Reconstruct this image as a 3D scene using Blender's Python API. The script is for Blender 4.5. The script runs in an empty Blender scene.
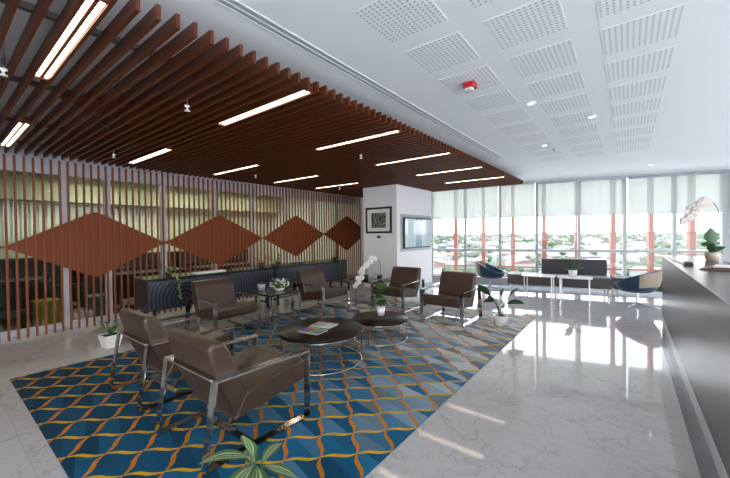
import bpy, bmesh, math, random
from mathutils import Vector, Matrix
random.seed(7)
S = bpy.context.scene
COL = S.collection
PI = math.pi

# ------------------------------------------------------------------ camera
F_PX, CAM_H = 340.0, 1.5
yaw, pitch, roll = math.atan(263/F_PX), math.atan(5.2/F_PX), 0.0105
fw0 = Vector((-math.sin(yaw), math.cos(yaw), 0)); rt0 = Vector((math.cos(yaw), math.sin(yaw), 0)); up0 = Vector((0, 0, 1))
fw = fw0*math.cos(pitch) - up0*math.sin(pitch); up1 = up0*math.cos(pitch) + fw0*math.sin(pitch)
rt = rt0*math.cos(roll) - up1*math.sin(roll); up = up1*math.cos(roll) + rt0*math.sin(roll)
cam = bpy.data.cameras.new('camera'); co = bpy.data.objects.new('camera', cam); COL.objects.link(co)
cam.sensor_width = 36; cam.lens = F_PX/730*36; cam.clip_end = 9000; cam.clip_start = 0.05
m = Matrix.Identity(4)
for i in range(3):
    m[i][0], m[i][1], m[i][2] = rt[i], up[i], -fw[i]
m.translation = (0, 0, CAM_H)
co.matrix_world = m
S.camera = co

# ------------------------------------------------------------------ world, light, exposure
SKY_STRENGTH = 4.0
w = bpy.data.worlds.new('sky'); S.world = w; w.use_nodes = True
nt = w.node_tree; nt.nodes.clear()
o_ = nt.nodes.new('ShaderNodeOutputWorld'); bg = nt.nodes.new('ShaderNodeBackground')
tc = nt.nodes.new('ShaderNodeTexCoord'); sp = nt.nodes.new('ShaderNodeSeparateXYZ'); rp = nt.nodes.new('ShaderNodeValToRGB')
nz = nt.nodes.new('ShaderNodeTexNoise'); nz.inputs['Scale'].default_value = 3; nz.inputs['Detail'].default_value = 5
mx = nt.nodes.new('ShaderNodeMath'); mx.operation = 'MULTIPLY_ADD'; mx.inputs[1].default_value = 0.12; 
nt.links.new(tc.outputs['Generated'], sp.inputs[0]); nt.links.new(tc.outputs['Generated'], nz.inputs['Vector'])
nt.links.new(nz.outputs['Fac'], mx.inputs[0]); nt.links.new(sp.outputs['Z'], mx.inputs[2]); nt.links.new(mx.outputs[0], rp.inputs[0])
e = rp.color_ramp.elements
e[0].position = 0.06; e[0].color = (0.97, 0.985, 1.0, 1)
e[1].position = 0.6; e[1].color = (0.78, 0.87, 1.0, 1)
nt.links.new(rp.outputs[0], bg.inputs[0]); bg.inputs[1].default_value = SKY_STRENGTH
nt.links.new(bg.outputs[0], o_.inputs[0])
S.view_settings.view_transform = 'Standard'; S.view_settings.look = 'None'
S.view_settings.gamma = 1; S.view_settings.use_curve_mapping = False
S.view_settings.exposure = 0.95
S.cycles.use_denoising = True
try: S.cycles.denoiser = 'OPENIMAGEDENOISE'
except Exception: pass
S.cycles.max_bounces = 10; S.cycles.diffuse_bounces = 5; S.cycles.transparent_max_bounces = 24
S.cycles.sample_clamp_indirect = 6; S.cycles.caustics_reflective = False; S.cycles.caustics_refractive = False
TUBE = 9.0            # radiance of the fluorescent tubes
OFFICE = 6.5           # radiance of the added office ceiling panels
DOWN = 10.0            # watts of a recessed downlight

def portal(loc, rot, sx, sy):
    l = bpy.data.lights.new('window_portal', 'AREA'); l.shape = 'RECTANGLE'; l.size = sx; l.size_y = sy
    l.cycles.is_portal = True
    o = bpy.data.objects.new('window_portal', l); o.location = loc; o.rotation_euler = rot; COL.objects.link(o)

# ------------------------------------------------------------------ materials
MATS = {}
def nodes(name):
    mt = bpy.data.materials.new(name); mt.use_nodes = True
    n = mt.node_tree.nodes; b = n['Principled BSDF']
    MATS[name] = mt
    return mt, mt.node_tree, b
def N(t, kind, **kw):
    n = t.nodes.new(kind)
    for k, v in kw.items():
        if k.startswith('i_'): n.inputs[k[2:].replace('_', ' ')].default_value = v
        else: setattr(n, k, v)
    return n
def c4(c): return (c[0], c[1], c[2], 1)
def M(t, op, a, b=None, c=None):
    n = t.nodes.new('ShaderNodeMath'); n.operation = op
    for i, v in enumerate((a, b, c)):
        if v is None: continue
        if isinstance(v, (int, float)): n.inputs[i].default_value = v
        else: t.links.new(v, n.inputs[i])
    return n.outputs[0]
def mixc(t, f, a, b):
    n = t.nodes.new('ShaderNodeMix'); n.data_type = 'RGBA'
    for k, v in ((0, f), (6, a), (7, b)):
        if isinstance(v, (int, float)): n.inputs[k].default_value = v
        elif isinstance(v, tuple): n.inputs[k].default_value = c4(v)
        else: t.links.new(v, n.inputs[k])
    return n.outputs[2]
def mat(name, col, rough=0.5, metal=0.0, var=0.12, scale=8.0, stretch=(1, 1, 1), bump=0.0, bscale=None, spec=0.5, coat=0.0, sheen=0.0):
    """noise-varied principled surface"""
    mt, t, b = nodes(name)
    tcn = N(t, 'ShaderNodeTexCoord'); mp = N(t, 'ShaderNodeMapping'); mp.inputs['Scale'].default_value = stretch
    t.links.new(tcn.outputs['Object'], mp.inputs['Vector'])
    nzn = N(t, 'ShaderNodeTexNoise', i_Scale=scale, i_Detail=4.0, i_Roughness=0.6); t.links.new(mp.outputs[0], nzn.inputs['Vector'])
    dark = tuple(x*(1-var) for x in col); lite = tuple(min(1, x*(1+var)) for x in col)
    t.links.new(mixc(t, nzn.outputs['Fac'], dark, lite), b.inputs['Base Color'])
    b.inputs['Roughness'].default_value = rough; b.inputs['Metallic'].default_value = metal
    b.inputs['Specular IOR Level'].default_value = spec
    b.inputs['Coat Weight'].default_value = coat; b.inputs['Sheen Weight'].default_value = sheen
    if bump:
        n2 = N(t, 'ShaderNodeTexNoise', i_Scale=bscale or scale*3, i_Detail=3.0); t.links.new(mp.outputs[0], n2.inputs['Vector'])
        bp = N(t, 'ShaderNodeBump', i_Strength=bump, i_Distance=0.01); t.links.new(n2.outputs['Fac'], bp.inputs['Height'])
        t.links.new(bp.outputs[0], b.inputs['Normal'])
    return mt
def emis(name, col, s):
    mt, t, b = nodes(name)
    b.inputs['Base Color'].default_value = c4(col); b.inputs['Emission Color'].default_value = c4(col); b.inputs['Emission Strength'].default_value = s
    return mt
def glassmat(name, tint, refl=1.0):
    mt, t, b = nodes(name); t.nodes.remove(b)
    out = t.nodes['Material Output']
    tr = N(t, 'ShaderNodeBsdfTransparent'); tr.inputs[0].default_value = c4(tint)
    gl = N(t, 'ShaderNodeBsdfGlossy'); gl.inputs['Roughness'].default_value = 0.02
    fr = N(t, 'ShaderNodeFresnel', i_IOR=1.5)
    geo = N(t, 'ShaderNodeNewGeometry')
    f = M(t, 'MULTIPLY', M(t, 'MULTIPLY', fr.outputs[0], refl), M(t, 'SUBTRACT', 1.0, geo.outputs['Backfacing']))
    ms = N(t, 'ShaderNodeMixShader'); t.links.new(f, ms.inputs[0]); t.links.new(tr.outputs[0], ms.inputs[1]); t.links.new(gl.outputs[0], ms.inputs[2])
    t.links.new(ms.outputs[0], out.inputs[0])
    return mt

mat('wood_slat', (0.098, 0.022, 0.005), 0.42, var=0.3, scale=6, stretch=(0.4, 3, 3))
mat('wood_screen', (0.20, 0.050, 0.011), 0.55, spec=0.25, var=0.22, scale=5, stretch=(3, 3, 0.4))
mat('wood_infill', (0.155, 0.037, 0.010), 0.55, spec=0.25, var=0.22, scale=5, stretch=(3, 3, 0.4))
mat('dark_wood', (0.014, 0.008, 0.006), 0.36, var=0.3, scale=6, stretch=(0.3, 3, 3), spec=0.22)
mat('black_lacquer', (0.012, 0.012, 0.014), 0.22, var=0.2)
mat('black_plastic', (0.015, 0.015, 0.017), 0.35, var=0.1)
mat('leather', (0.058, 0.033, 0.022), 0.34, var=0.15, scale=5, bump=0.12, bscale=90)
mat('chrome', (0.62, 0.61, 0.60), 0.10, metal=1.0, var=0.04)
mat('steel', (0.55, 0.56, 0.58), 0.28, metal=1.0, var=0.05)
mat('white_paint', (0.80, 0.81, 0.83), 0.6, var=0.015, scale=2)
mat('ceiling_paint', (0.87, 0.88, 0.90), 0.75, var=0.012, scale=1.5)
mat('pier_paint', (0.78, 0.77, 0.80), 0.5, var=0.015, scale=2)
mat('white_panel', (0.80, 0.80, 0.81), 0.25, var=0.01)
mat('white_ceramic', (0.82, 0.81, 0.79), 0.3, var=0.03)
mat('mullion', (0.40, 0.42, 0.42), 0.45, var=0.05)
mat('office_post', (0.52, 0.53, 0.58), 0.4, var=0.05)
mat('orange_steel', (0.19, 0.055, 0.032), 0.5, var=0.08)
mat('bench_grey', (0.10, 0.09, 0.083), 0.8, var=0.12, scale=40, sheen=0.2)
mat('bench_back', (0.05, 0.05, 0.056), 0.8, var=0.12, scale=40, sheen=0.2)
mat('bench_green', (0.025, 0.032, 0.020), 0.8, var=0.15, scale=30, sheen=0.2)
mat('bench_top', (0.30, 0.29, 0.27), 0.7, var=0.1, scale=30)
mat('chair_blue', (0.004, 0.030, 0.070), 0.55, var=0.12, scale=20, sheen=0.2)
mat('chair_cream', (0.30, 0.24, 0.185), 0.55, var=0.06, scale=20)
mat('leaf', (0.040, 0.125, 0.022), 0.4, var=0.45, scale=14)
mat('leaf_dark', (0.022, 0.075, 0.022), 0.35, var=0.4, scale=10)
mat('leaf_lime', (0.17, 0.24, 0.05), 0.45, var=0.35, scale=25)
mat('stem_brown', (0.07, 0.05, 0.03), 0.5)
mat('stem_red', (0.35, 0.02, 0.05), 0.5)
mat('petal', (0.40, 0.355, 0.335), 0.5, var=0.05, scale=30)
mat('petal_white', (0.82, 0.81, 0.78), 0.5, var=0.04, scale=30)
mat('petal_heart', (0.62, 0.42, 0.12), 0.5)
mat('pot_cream', (0.42, 0.36, 0.30), 0.4)
mat('soil', (0.020, 0.014, 0.010), 0.9, var=0.5, scale=60, bump=0.6)
mat('terracotta', (0.06, 0.025, 0.018), 0.7)
mat('red_plastic', (0.42, 0.01, 0.015), 0.3)
mat('clear_lens', (0.55, 0.55, 0.55), 0.15)
mat('grey_metal', (0.42, 0.45, 0.50), 0.4, var=0.04)
mat('brown_leather', (0.12, 0.07, 0.055), 0.5, var=0.1)
mat('mat_board', (0.72, 0.72, 0.70), 0.7, var=0.02)
mat('paper', (0.70, 0.70, 0.68), 0.5, var=0.04)
mat('office_wall', (0.55, 0.57, 0.47), 0.7, var=0.03, scale=2)
mat('office_beam', (0.42, 0.42, 0.32), 0.7, var=0.04, scale=2)
mat('desk_dark', (0.012, 0.015, 0.022), 0.5, var=0.3)
mat('yellow_box', (0.22, 0.16, 0.02), 0.5)
mat('blue_box', (0.015, 0.06, 0.10), 0.5)
mat('office_carpet', (0.06, 0.055, 0.045), 0.9, var=0.2, scale=30)
mat('toe_kick', (0.62, 0.63, 0.64), 0.3, var=0.03)
mat('carrier', (0.10, 0.085, 0.08), 0.6)
mat('dark_strip', (0.17, 0.18, 0.195), 0.08, var=0.35, scale=6, spec=0.6)
mat('bounce_terrace', (0.80, 0.79, 0.77), 0.8, var=0.06, scale=2)
emis('tube', (1.0, 0.80, 0.58), TUBE)
emis('office_fill', (1.0, 0.97, 0.82), OFFICE)
emis('lamp_disc', (1.0, 0.95, 0.88), 6)
glassmat('window_glass', (0.97, 0.985, 0.98), 0.8)
glassmat('office_glass', (0.86, 0.91, 0.84), 1.0)

def marble():
    mt, t, b = nodes('marble')
    tcn = N(t, 'ShaderNodeTexCoord'); P = tcn.outputs['Object']
    n1 = N(t, 'ShaderNodeTexNoise', i_Scale=1.1, i_Detail=8.0, i_Roughness=0.62, i_Distortion=1.2); t.links.new(P, n1.inputs['Vector'])
    n2 = N(t, 'ShaderNodeTexNoise', i_Scale=3.4, i_Detail=8.0, i_Roughness=0.65, i_Distortion=0.8); t.links.new(P, n2.inputs['Vector'])
    n3 = N(t, 'ShaderNodeTexNoise', i_Scale=9.0, i_Detail=4.0); t.links.new(P, n3.inputs['Vector'])
    def vein(x, wd): # 1 on the vein
        d = M(t, 'ABSOLUTE', M(t, 'SUBTRACT', x, 0.5))
        return M(t, 'SUBTRACT', 1.0, M(t, 'MINIMUM', M(t, 'DIVIDE', d, wd), 1.0))
    v1, v2 = vein(n1.outputs['Fac'], 0.012), vein(n2.outputs['Fac'], 0.010)
    base = mixc(t, n3.outputs['Fac'], (0.50, 0.50, 0.50), (0.58, 0.58, 0.58))
    base = mixc(t, M(t, 'MULTIPLY', n1.outputs['Fac'], 0.6), base, (0.46, 0.46, 0.465))
    base = mixc(t, M(t, 'MULTIPLY', v1, 0.45), base, (0.24, 0.24, 0.25))
    base = mixc(t, M(t, 'MULTIPLY', v2, 0.38), base, (0.27, 0.26, 0.26))
    # slab joints, 1.2 m
    sx = N(t, 'ShaderNodeSeparateXYZ'); t.links.new(P, sx.inputs[0])
    jx = M(t, 'ABSOLUTE', M(t, 'SUBTRACT', M(t, 'FRACT', M(t, 'DIVIDE', M(t, 'ADD', sx.outputs[0], 0.35), 1.2)), 0.5))
    jy = M(t, 'ABSOLUTE', M(t, 'SUBTRACT', M(t, 'FRACT', M(t, 'DIVIDE', M(t, 'ADD', sx.outputs[1], 0.2), 1.2)), 0.5))
    j = M(t, 'LESS_THAN', M(t, 'MINIMUM', jx, jy), 0.0016)
    base = mixc(t, M(t, 'MULTIPLY', j, 0.45), base, (0.22, 0.22, 0.22))
    t.links.new(base, b.inputs['Base Color'])
    b.inputs['Roughness'].default_value = 0.06; b.inputs['Specular IOR Level'].default_value = 0.48
    return mt
marble()

def carpet():
    mt, t, b = nodes('carpet')
    tcn = N(t, 'ShaderNodeTexCoord'); s = N(t, 'ShaderNodeSeparateXYZ'); t.links.new(tcn.outputs['Object'], s.inputs[0])
    x, y = s.outputs[0], s.outputs[1]
    PER = 0.345
    a = M(t, 'ADD', M(t, 'DIVIDE', M(t, 'ADD', x, y), PER), 0.10)
    bb = M(t, 'SUBTRACT', M(t, 'DIVIDE', M(t, 'SUBTRACT', y, x), PER), 0.30)
    def ribbon(along, across):
        sfr = M(t, 'FRACT', along)
        off = M(t, 'MULTIPLY', M(t, 'SINE', M(t, 'MULTIPLY', sfr, 2*PI)), 0.045)
        hw = M(t, 'ADD', M(t, 'MULTIPLY', M(t, 'SINE', M(t, 'MULTIPLY', sfr, PI)), 0.052), 0.014)
        fr = M(t, 'SUBTRACT', M(t, 'FRACT', M(t, 'ADD', across, 0.5)), 0.5)
        d = M(t, 'ABSOLUTE', M(t, 'SUBTRACT', fr, off))
        return M(t, 'LESS_THAN', d, hw)
    yel, orr = ribbon(a, bb), ribbon(bb, a)
    fa, fb = M(t, 'FRACT', a), M(t, 'FRACT', bb)
    ca, cb = M(t, 'FLOOR', a), M(t, 'FLOOR', bb)
    tri = M(t, 'GREATER_THAN', M(t, 'ADD', fa, M(t, 'MULTIPLY', fb, 0.6)), 0.85)
    cv = N(t, 'ShaderNodeCombineXYZ'); t.links.new(ca, cv.inputs[0]); t.links.new(cb, cv.inputs[1]); t.links.new(tri, cv.inputs[2])
    wn = N(t, 'ShaderNodeTexWhiteNoise', noise_dimensions='3D'); t.links.new(cv.outputs[0], wn.inputs['Vector'])
    # rug fade plus painted window glare: navy (near, left) to pale grey-blue (far, right)
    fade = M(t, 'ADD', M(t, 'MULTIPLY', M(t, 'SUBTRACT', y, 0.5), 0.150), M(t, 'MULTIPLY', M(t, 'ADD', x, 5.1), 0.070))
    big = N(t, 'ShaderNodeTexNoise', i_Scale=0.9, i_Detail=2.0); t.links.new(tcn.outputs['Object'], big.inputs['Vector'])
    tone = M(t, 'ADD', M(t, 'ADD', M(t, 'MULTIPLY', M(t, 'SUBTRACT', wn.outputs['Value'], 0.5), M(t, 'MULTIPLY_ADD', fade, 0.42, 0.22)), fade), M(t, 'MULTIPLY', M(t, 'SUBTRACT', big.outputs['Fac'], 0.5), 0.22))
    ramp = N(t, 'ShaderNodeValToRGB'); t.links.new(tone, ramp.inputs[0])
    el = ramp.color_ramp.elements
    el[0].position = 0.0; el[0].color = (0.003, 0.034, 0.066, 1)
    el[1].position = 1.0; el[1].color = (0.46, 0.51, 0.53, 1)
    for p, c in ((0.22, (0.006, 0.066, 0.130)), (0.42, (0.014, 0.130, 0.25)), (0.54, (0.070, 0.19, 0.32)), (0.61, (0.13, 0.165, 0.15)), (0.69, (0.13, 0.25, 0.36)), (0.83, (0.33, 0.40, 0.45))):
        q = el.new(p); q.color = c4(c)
    fz = N(t, 'ShaderNodeTexNoise', i_Scale=140.0, i_Detail=2.0); t.links.new(tcn.outputs['Object'], fz.inputs['Vector'])
    cl = mixc(t, yel, ramp.outputs[0], (0.60, 0.36, 0.015))
    cl = mixc(t, orr, cl, (0.52, 0.18, 0.010))
    mul = N(t, 'ShaderNodeMix', data_type='RGBA', blend_type='MULTIPLY'); mul.inputs[0].default_value = 1.0
    t.links.new(cl, mul.inputs[6])
    t.links.new(mixc(t, fz.outputs['Fac'], (0.5, 0.5, 0.5), (1.45, 1.45, 1.45)), mul.inputs[7])
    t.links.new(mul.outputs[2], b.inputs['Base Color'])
    b.inputs['Roughness'].default_value = 0.85; b.inputs['Sheen Weight'].default_value = 0.04; b.inputs['Sheen Roughness'].default_value = 0.4
    b.inputs['Specular IOR Level'].default_value = 0.08
    bp = N(t, 'ShaderNodeBump', i_Strength=0.4, i_Distance=0.004); t.links.new(fz.outputs['Fac'], bp.inputs['Height']); t.links.new(bp.outputs[0], b.inputs['Normal'])
carpet()

def shade_fabric():
    mt, t, b = nodes('shade_fabric'); t.nodes.remove(b)
    out = t.nodes['Material Output']
    tr = N(t, 'ShaderNodeBsdfTransparent'); tr.inputs[0].default_value = (0.85, 0.86, 0.83, 1)
    tl = N(t, 'ShaderNodeBsdfTranslucent'); tl.inputs[0].default_value = (0.505, 0.518, 0.51, 1)
    df = N(t, 'ShaderNodeBsdfDiffuse'); df.inputs[0].default_value = (0.555, 0.565, 0.56, 1)
    tcn = N(t, 'ShaderNodeTexCoord'); nzn = N(t, 'ShaderNodeTexNoise', i_Scale=160.0); t.links.new(tcn.outputs['Object'], nzn.inputs['Vector'])
    m1 = N(t, 'ShaderNodeMixShader'); m1.inputs[0].default_value = 0.45
    t.links.new(tl.outputs[0], m1.inputs[1]); t.links.new(df.outputs[0], m1.inputs[2])
    m2 = N(t, 'ShaderNodeMixShader'); t.links.new(M(t, 'MULTIPLY_ADD', nzn.outputs['Fac'], 0.06, 0.22), m2.inputs[0])
    t.links.new(m1.outputs[0], m2.inputs[1]); t.links.new(tr.outputs[0], m2.inputs[2]); t.links.new(m2.outputs[0], out.inputs[0])
shade_fabric()

def perforated():
    mt, t, b = nodes('perforated')
    tcn = N(t, 'ShaderNodeTexCoord'); s = N(t, 'ShaderNodeSeparateXYZ'); t.links.new(tcn.outputs['Object'], s.inputs[0])
    P = 0.44/13
    fx = M(t, 'SUBTRACT', M(t, 'FRACT', M(t, 'DIVIDE', M(t, 'ADD', s.outputs[0], 0.22), P)), 0.5)
    fy = M(t, 'SUBTRACT', M(t, 'FRACT', M(t, 'DIVIDE', M(t, 'ADD', s.outputs[1], 0.22), P)), 0.5)
    r = M(t, 'SQRT', M(t, 'ADD', M(t, 'MULTIPLY', fx, fx), M(t, 'MULTIPLY', fy, fy)))
    t.links.new(mixc(t, M(t, 'LESS_THAN', r, 0.25), (0.87, 0.88, 0.90), (0.46, 0.47, 0.50)), b.inputs['Base Color'])
    b.inputs['Roughness'].default_value = 0.75
perforated()

def ring_panel():
    mt, t, b = nodes('ring_panel')
    tcn = N(t, 'ShaderNodeTexCoord'); mp = N(t, 'ShaderNodeMapping'); t.links.new(tcn.outputs['Object'], mp.inputs['Vector'])
    mp.inputs['Location'].default_value = (0, 0.62, -0.48)
    nzn = N(t, 'ShaderNodeTexNoise', i_Scale=2.0, i_Detail=3.0); t.links.new(tcn.outputs['Object'], nzn.inputs['Vector'])
    wv = N(t, 'ShaderNodeTexWave', wave_type='RINGS', rings_direction='X', i_Scale=5.5, i_Distortion=4.0, i_Detail=2.0); wv.inputs['Detail Scale'].default_value = 1.0
    t.links.new(mp.outputs[0], wv.inputs['Vector'])
    t.links.new(mixc(t, wv.outputs['Fac'], (0.020, 0.024, 0.032), (0.06, 0.070, 0.092)), b.inputs['Base Color'])
    b.inputs['Roughness'].default_value = 0.26; b.inputs['Metallic'].default_value = 0.35
    bp = N(t, 'ShaderNodeBump', i_Strength=0.3, i_Distance=0.006); t.links.new(wv.outputs['Fac'], bp.inputs['Height']); t.links.new(bp.outputs[0], b.inputs['Normal'])
ring_panel()

def counter_wood():
    mt, t, b = nodes('counter_wood')
    tcn = N(t, 'ShaderNodeTexCoord'); mp = N(t, 'ShaderNodeMapping'); mp.inputs['Scale'].default_value = (6, 0.5, 6); t.links.new(tcn.outputs['Object'], mp.inputs['Vector'])
    nzn = N(t, 'ShaderNodeTexNoise', i_Scale=5.0, i_Detail=5.0, i_Distortion=0.4); t.links.new(mp.outputs[0], nzn.inputs['Vector'])
    t.links.new(mixc(t, nzn.outputs['Fac'], (0.045, 0.026, 0.024), (0.095, 0.060, 0.055)), b.inputs['Base Color'])
    b.inputs['Roughness'].default_value = 0.27; b.inputs['Specular IOR Level'].default_value = 0.4
counter_wood()

def striped_leaf():
    mt, t, b = nodes('striped_leaf')
    uv = N(t, 'ShaderNodeUVMap'); s = N(t, 'ShaderNodeSeparateXYZ'); t.links.new(uv.outputs[0], s.inputs[0])
    d = M(t, 'ABSOLUTE', M(t, 'SUBTRACT', s.outputs[0], 0.5))       # 0 at the midrib, .5 at the margin
    st = M(t, 'LESS_THAN', M(t, 'ABSOLUTE', M(t, 'SUBTRACT', d, 0.20)), 0.055)
    mid = M(t, 'LESS_THAN', d, 0.035)
    tcn = N(t, 'ShaderNodeTexCoord'); nzn = N(t, 'ShaderNodeTexNoise', i_Scale=40.0); t.links.new(tcn.outputs['Object'], nzn.inputs['Vector'])
    cl = mixc(t, nzn.outputs['Fac'], (0.030, 0.075, 0.020), (0.075, 0.15, 0.045))
    cl = mixc(t, M(t, 'MULTIPLY', M(t, 'MAXIMUM', st, mid), 0.8), cl, (0.38, 0.46, 0.28))
    t.links.new(cl, b.inputs['Base Color']); b.inputs['Roughness'].default_value = 0.4
striped_leaf()

def cover_art(name, kind):
    mt, t, b = nodes(name)
    tcn = N(t, 'ShaderNodeTexCoord'); s = N(t, 'ShaderNodeSeparateXYZ'); t.links.new(tcn.outputs['Object'], s.inputs[0])
    if kind == 0:
        h = N(t, 'ShaderNodeCombineColor', mode='HSV')
        nzn = N(t, 'ShaderNodeTexNoise', i_Scale=9.0, i_Detail=2.0); t.links.new(tcn.outputs['Object'], nzn.inputs['Vector'])
        t.links.new(M(t, 'FRACT', M(t, 'ADD', M(t, 'MULTIPLY', s.outputs[0], 4.2), M(t, 'MULTIPLY', nzn.outputs['Fac'], 0.35))), h.inputs[0])
        h.inputs[1].default_value = 0.85; h.inputs[2].default_value = 0.36
        f = M(t, 'LESS_THAN', M(t, 'ABSOLUTE', s.outputs[1]), 0.085)
        t.links.new(mixc(t, f, (0.62, 0.64, 0.66), h.outputs[0]), b.inputs['Base Color'])
    else:
        nzn = N(t, 'ShaderNodeTexVoronoi', i_Scale=16.0); t.links.new(tcn.outputs['Object'], nzn.inputs['Vector'])
        f = M(t, 'GREATER_THAN', s.outputs[0], 0.01)
        cl = mixc(t, 0.55, nzn.outputs['Color'], (0.35, 0.42, 0.30))
        t.links.new(mixc(t, f, cl, (0.62, 0.63, 0.62)), b.inputs['Base Color'])
    b.inputs['Roughness'].default_value = 0.3
cover_art('cover_rainbow', 0); cover_art('cover_collage', 1)

def photo_print():
    mt, t, b = nodes('photo_print')
    tcn = N(t, 'ShaderNodeTexCoord'); mp = N(t, 'ShaderNodeMapping'); mp.inputs['Scale'].default_value = (9, 9, 7); t.links.new(tcn.outputs['Object'], mp.inputs['Vector'])
    nzn = N(t, 'ShaderNodeTexNoise', i_Scale=1.6, i_Detail=5.0); t.links.new(mp.outputs[0], nzn.inputs['Vector'])
    r = N(t, 'ShaderNodeValToRGB'); t.links.new(nzn.outputs['Fac'], r.inputs[0])
    r.color_ramp.elements[0].position = 0.42; r.color_ramp.elements[0].color = (0.012, 0.014, 0.014, 1)
    r.color_ramp.elements[1].position = 0.72; r.color_ramp.elements[1].color = (0.32, 0.33, 0.31, 1)
    t.links.new(r.outputs[0], b.inputs['Base Color']); b.inputs['Roughness'].default_value = 0.3
photo_print()

def screen_mat():
    mt, t, b = nodes('tv_glass')
    tcn = N(t, 'ShaderNodeTexCoord'); s = N(t, 'ShaderNodeSeparateXYZ'); t.links.new(tcn.outputs['Object'], s.inputs[0])
    # window reflection painted as glow: pale blue with a darker blue middle
    d = M(t, 'ABSOLUTE', M(t, 'ADD', s.outputs[1], 0.0))
    band = M(t, 'LESS_THAN', d, 0.17)
    nzn = N(t, 'ShaderNodeTexNoise', i_Scale=6.0); t.links.new(tcn.outputs['Object'], nzn.inputs['Vector'])
    cl = mixc(t, M(t, 'MULTIPLY', band, nzn.outputs['Fac']), (0.50, 0.66, 0.72), (0.03, 0.12, 0.30))
    t.links.new(cl, b.inputs['Emission Color']); b.inputs['Emission Strength'].default_value = 0.38
    b.inputs['Base Color'].default_value = (0.02, 0.02, 0.025, 1); b.inputs['Roughness'].default_value = 0.08
screen_mat()

def ground_mat():
    mt, t, b = nodes('city_ground')
    tcn = N(t, 'ShaderNodeTexCoord')
    n1 = N(t, 'ShaderNodeTexNoise', i_Scale=0.02, i_Detail=9.0, i_Roughness=0.7); t.links.new(tcn.outputs['Object'], n1.inputs['Vector'])
    n2 = N(t, 'ShaderNodeTexVoronoi', i_Scale=0.05); t.links.new(tcn.outputs['Object'], n2.inputs['Vector'])
    r = N(t, 'ShaderNodeValToRGB'); t.links.new(n1.outputs['Fac'], r.inputs[0])
    el = r.color_ramp.elements
    el[0].position = 0.44; el[0].color = (0.055, 0.070, 0.042, 1); el[1].position = 0.66; el[1].color = (0.17, 0.155, 0.13, 1)
    q = el.new(0.56); q.color = (0.075, 0.088, 0.055, 1)
    t.links.new(r.outputs[0], b.inputs['Base Color']); b.inputs['Roughness'].default_value = 0.9
ground_mat()
mat('tree_green', (0.060, 0.078, 0.045), 0.9, var=0.5, scale=0.2)
for nm, c in (('roof_white', (0.30, 0.30, 0.29)), ('roof_tan', (0.20, 0.16, 0.125)), ('roof_grey', (0.16, 0.165, 0.175)), ('roof_rust', (0.17, 0.085, 0.06)), ('roof_blue', (0.10, 0.16, 0.23))):
    mat(nm, c, 0.7, var=0.1, scale=0.3)

# ------------------------------------------------------------------ mesh helpers
def link(name, bm, m, parent=None, loc=(0, 0, 0), smooth=False):
    me = bpy.data.meshes.new(name); bmesh.ops.recalc_face_normals(bm, faces=bm.faces[:]); bm.to_mesh(me); bm.free()
    for mm in (m if isinstance(m, (list, tuple)) else [m]): me.materials.append(MATS[mm])
    if smooth:
        for p in me.polygons: p.use_smooth = True
    o = bpy.data.objects.new(name, me); COL.objects.link(o); o.location = loc
    if parent: o.parent = parent
    return o
def tag(o, label, cat, group=None, kind=None):
    o['label'] = label; o['category'] = cat
    if group: o['group'] = group
    if kind: o['kind'] = kind
    return o
def thing(name, label, cat, loc=(0, 0, 0), rz=0, group=None, kind=None):
    o = bpy.data.objects.new(name, None); COL.objects.link(o); o.location = loc; o.rotation_euler = (0, 0, rz); o.empty_display_size = 0.1
    return tag(o, label, cat, group, kind)
def struct(o):
    o['kind'] = 'structure'; return o
def B(): return bmesh.new()
def box(bm, x0, x1, y0, y1, z0, z1, bev=0.0, mi=0, seg=2):
    r = bmesh.ops.create_cube(bm, size=1); vs = r['verts']
    for v in vs:
        v.co = Vector(((x0+x1)/2 + v.co.x*(x1-x0), (y0+y1)/2 + v.co.y*(y1-y0), (z0+z1)/2 + v.co.z*(z1-z0)))
    fs = list({f for v in vs for f in v.link_faces})
    for f in fs: f.material_index = mi
    if bev:
        es = list({e for v in vs for e in v.link_edges})
        bmesh.ops.bevel(bm, geom=es, offset=bev, segments=seg, affect='EDGES', profile=0.5)
    return bm
def bx(*a, **k): return box(B(), *a, **k)
def cyl(bm, x, y, z0, z1, r0, r1=None, n=20, mi=0, caps=True):
    r1 = r0 if r1 is None else r1
    a = [bm.verts.new((x+r0*math.cos(2*PI*i/n), y+r0*math.sin(2*PI*i/n), z0)) for i in range(n)]
    c = [bm.verts.new((x+r1*math.cos(2*PI*i/n), y+r1*math.sin(2*PI*i/n), z1)) for i in range(n)]
    fs = [bm.faces.new((a[i], a[(i+1) % n], c[(i+1) % n], c[i])) for i in range(n)]
    if caps: fs += [bm.faces.new(a[::-1]), bm.faces.new(c)]
    for f in fs: f.material_index = mi
    return bm
def lathe(bm, prof, x=0, y=0, n=28, mi=0):
    rings = []
    for r, z in prof:
        if r < 1e-5: rings.append([bm.verts.new((x, y, z))])
        else: rings.append([bm.verts.new((x+r*math.cos(2*PI*i/n), y+r*math.sin(2*PI*i/n), z)) for i in range(n)])
    for p, q in zip(rings, rings[1:]):
        for i in range(n):
            j = (i+1) % n
            if len(p) == 1 and len(q) == 1: continue
            if len(p) == 1: f = bm.faces.new((p[0], q[j], q[i]))
            elif len(q) == 1: f = bm.faces.new((p[i], p[j], q[0]))
            else: f = bm.faces.new((p[i], p[j], q[j], q[i]))
            f.material_index = mi; f.smooth = True
    return bm
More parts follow.
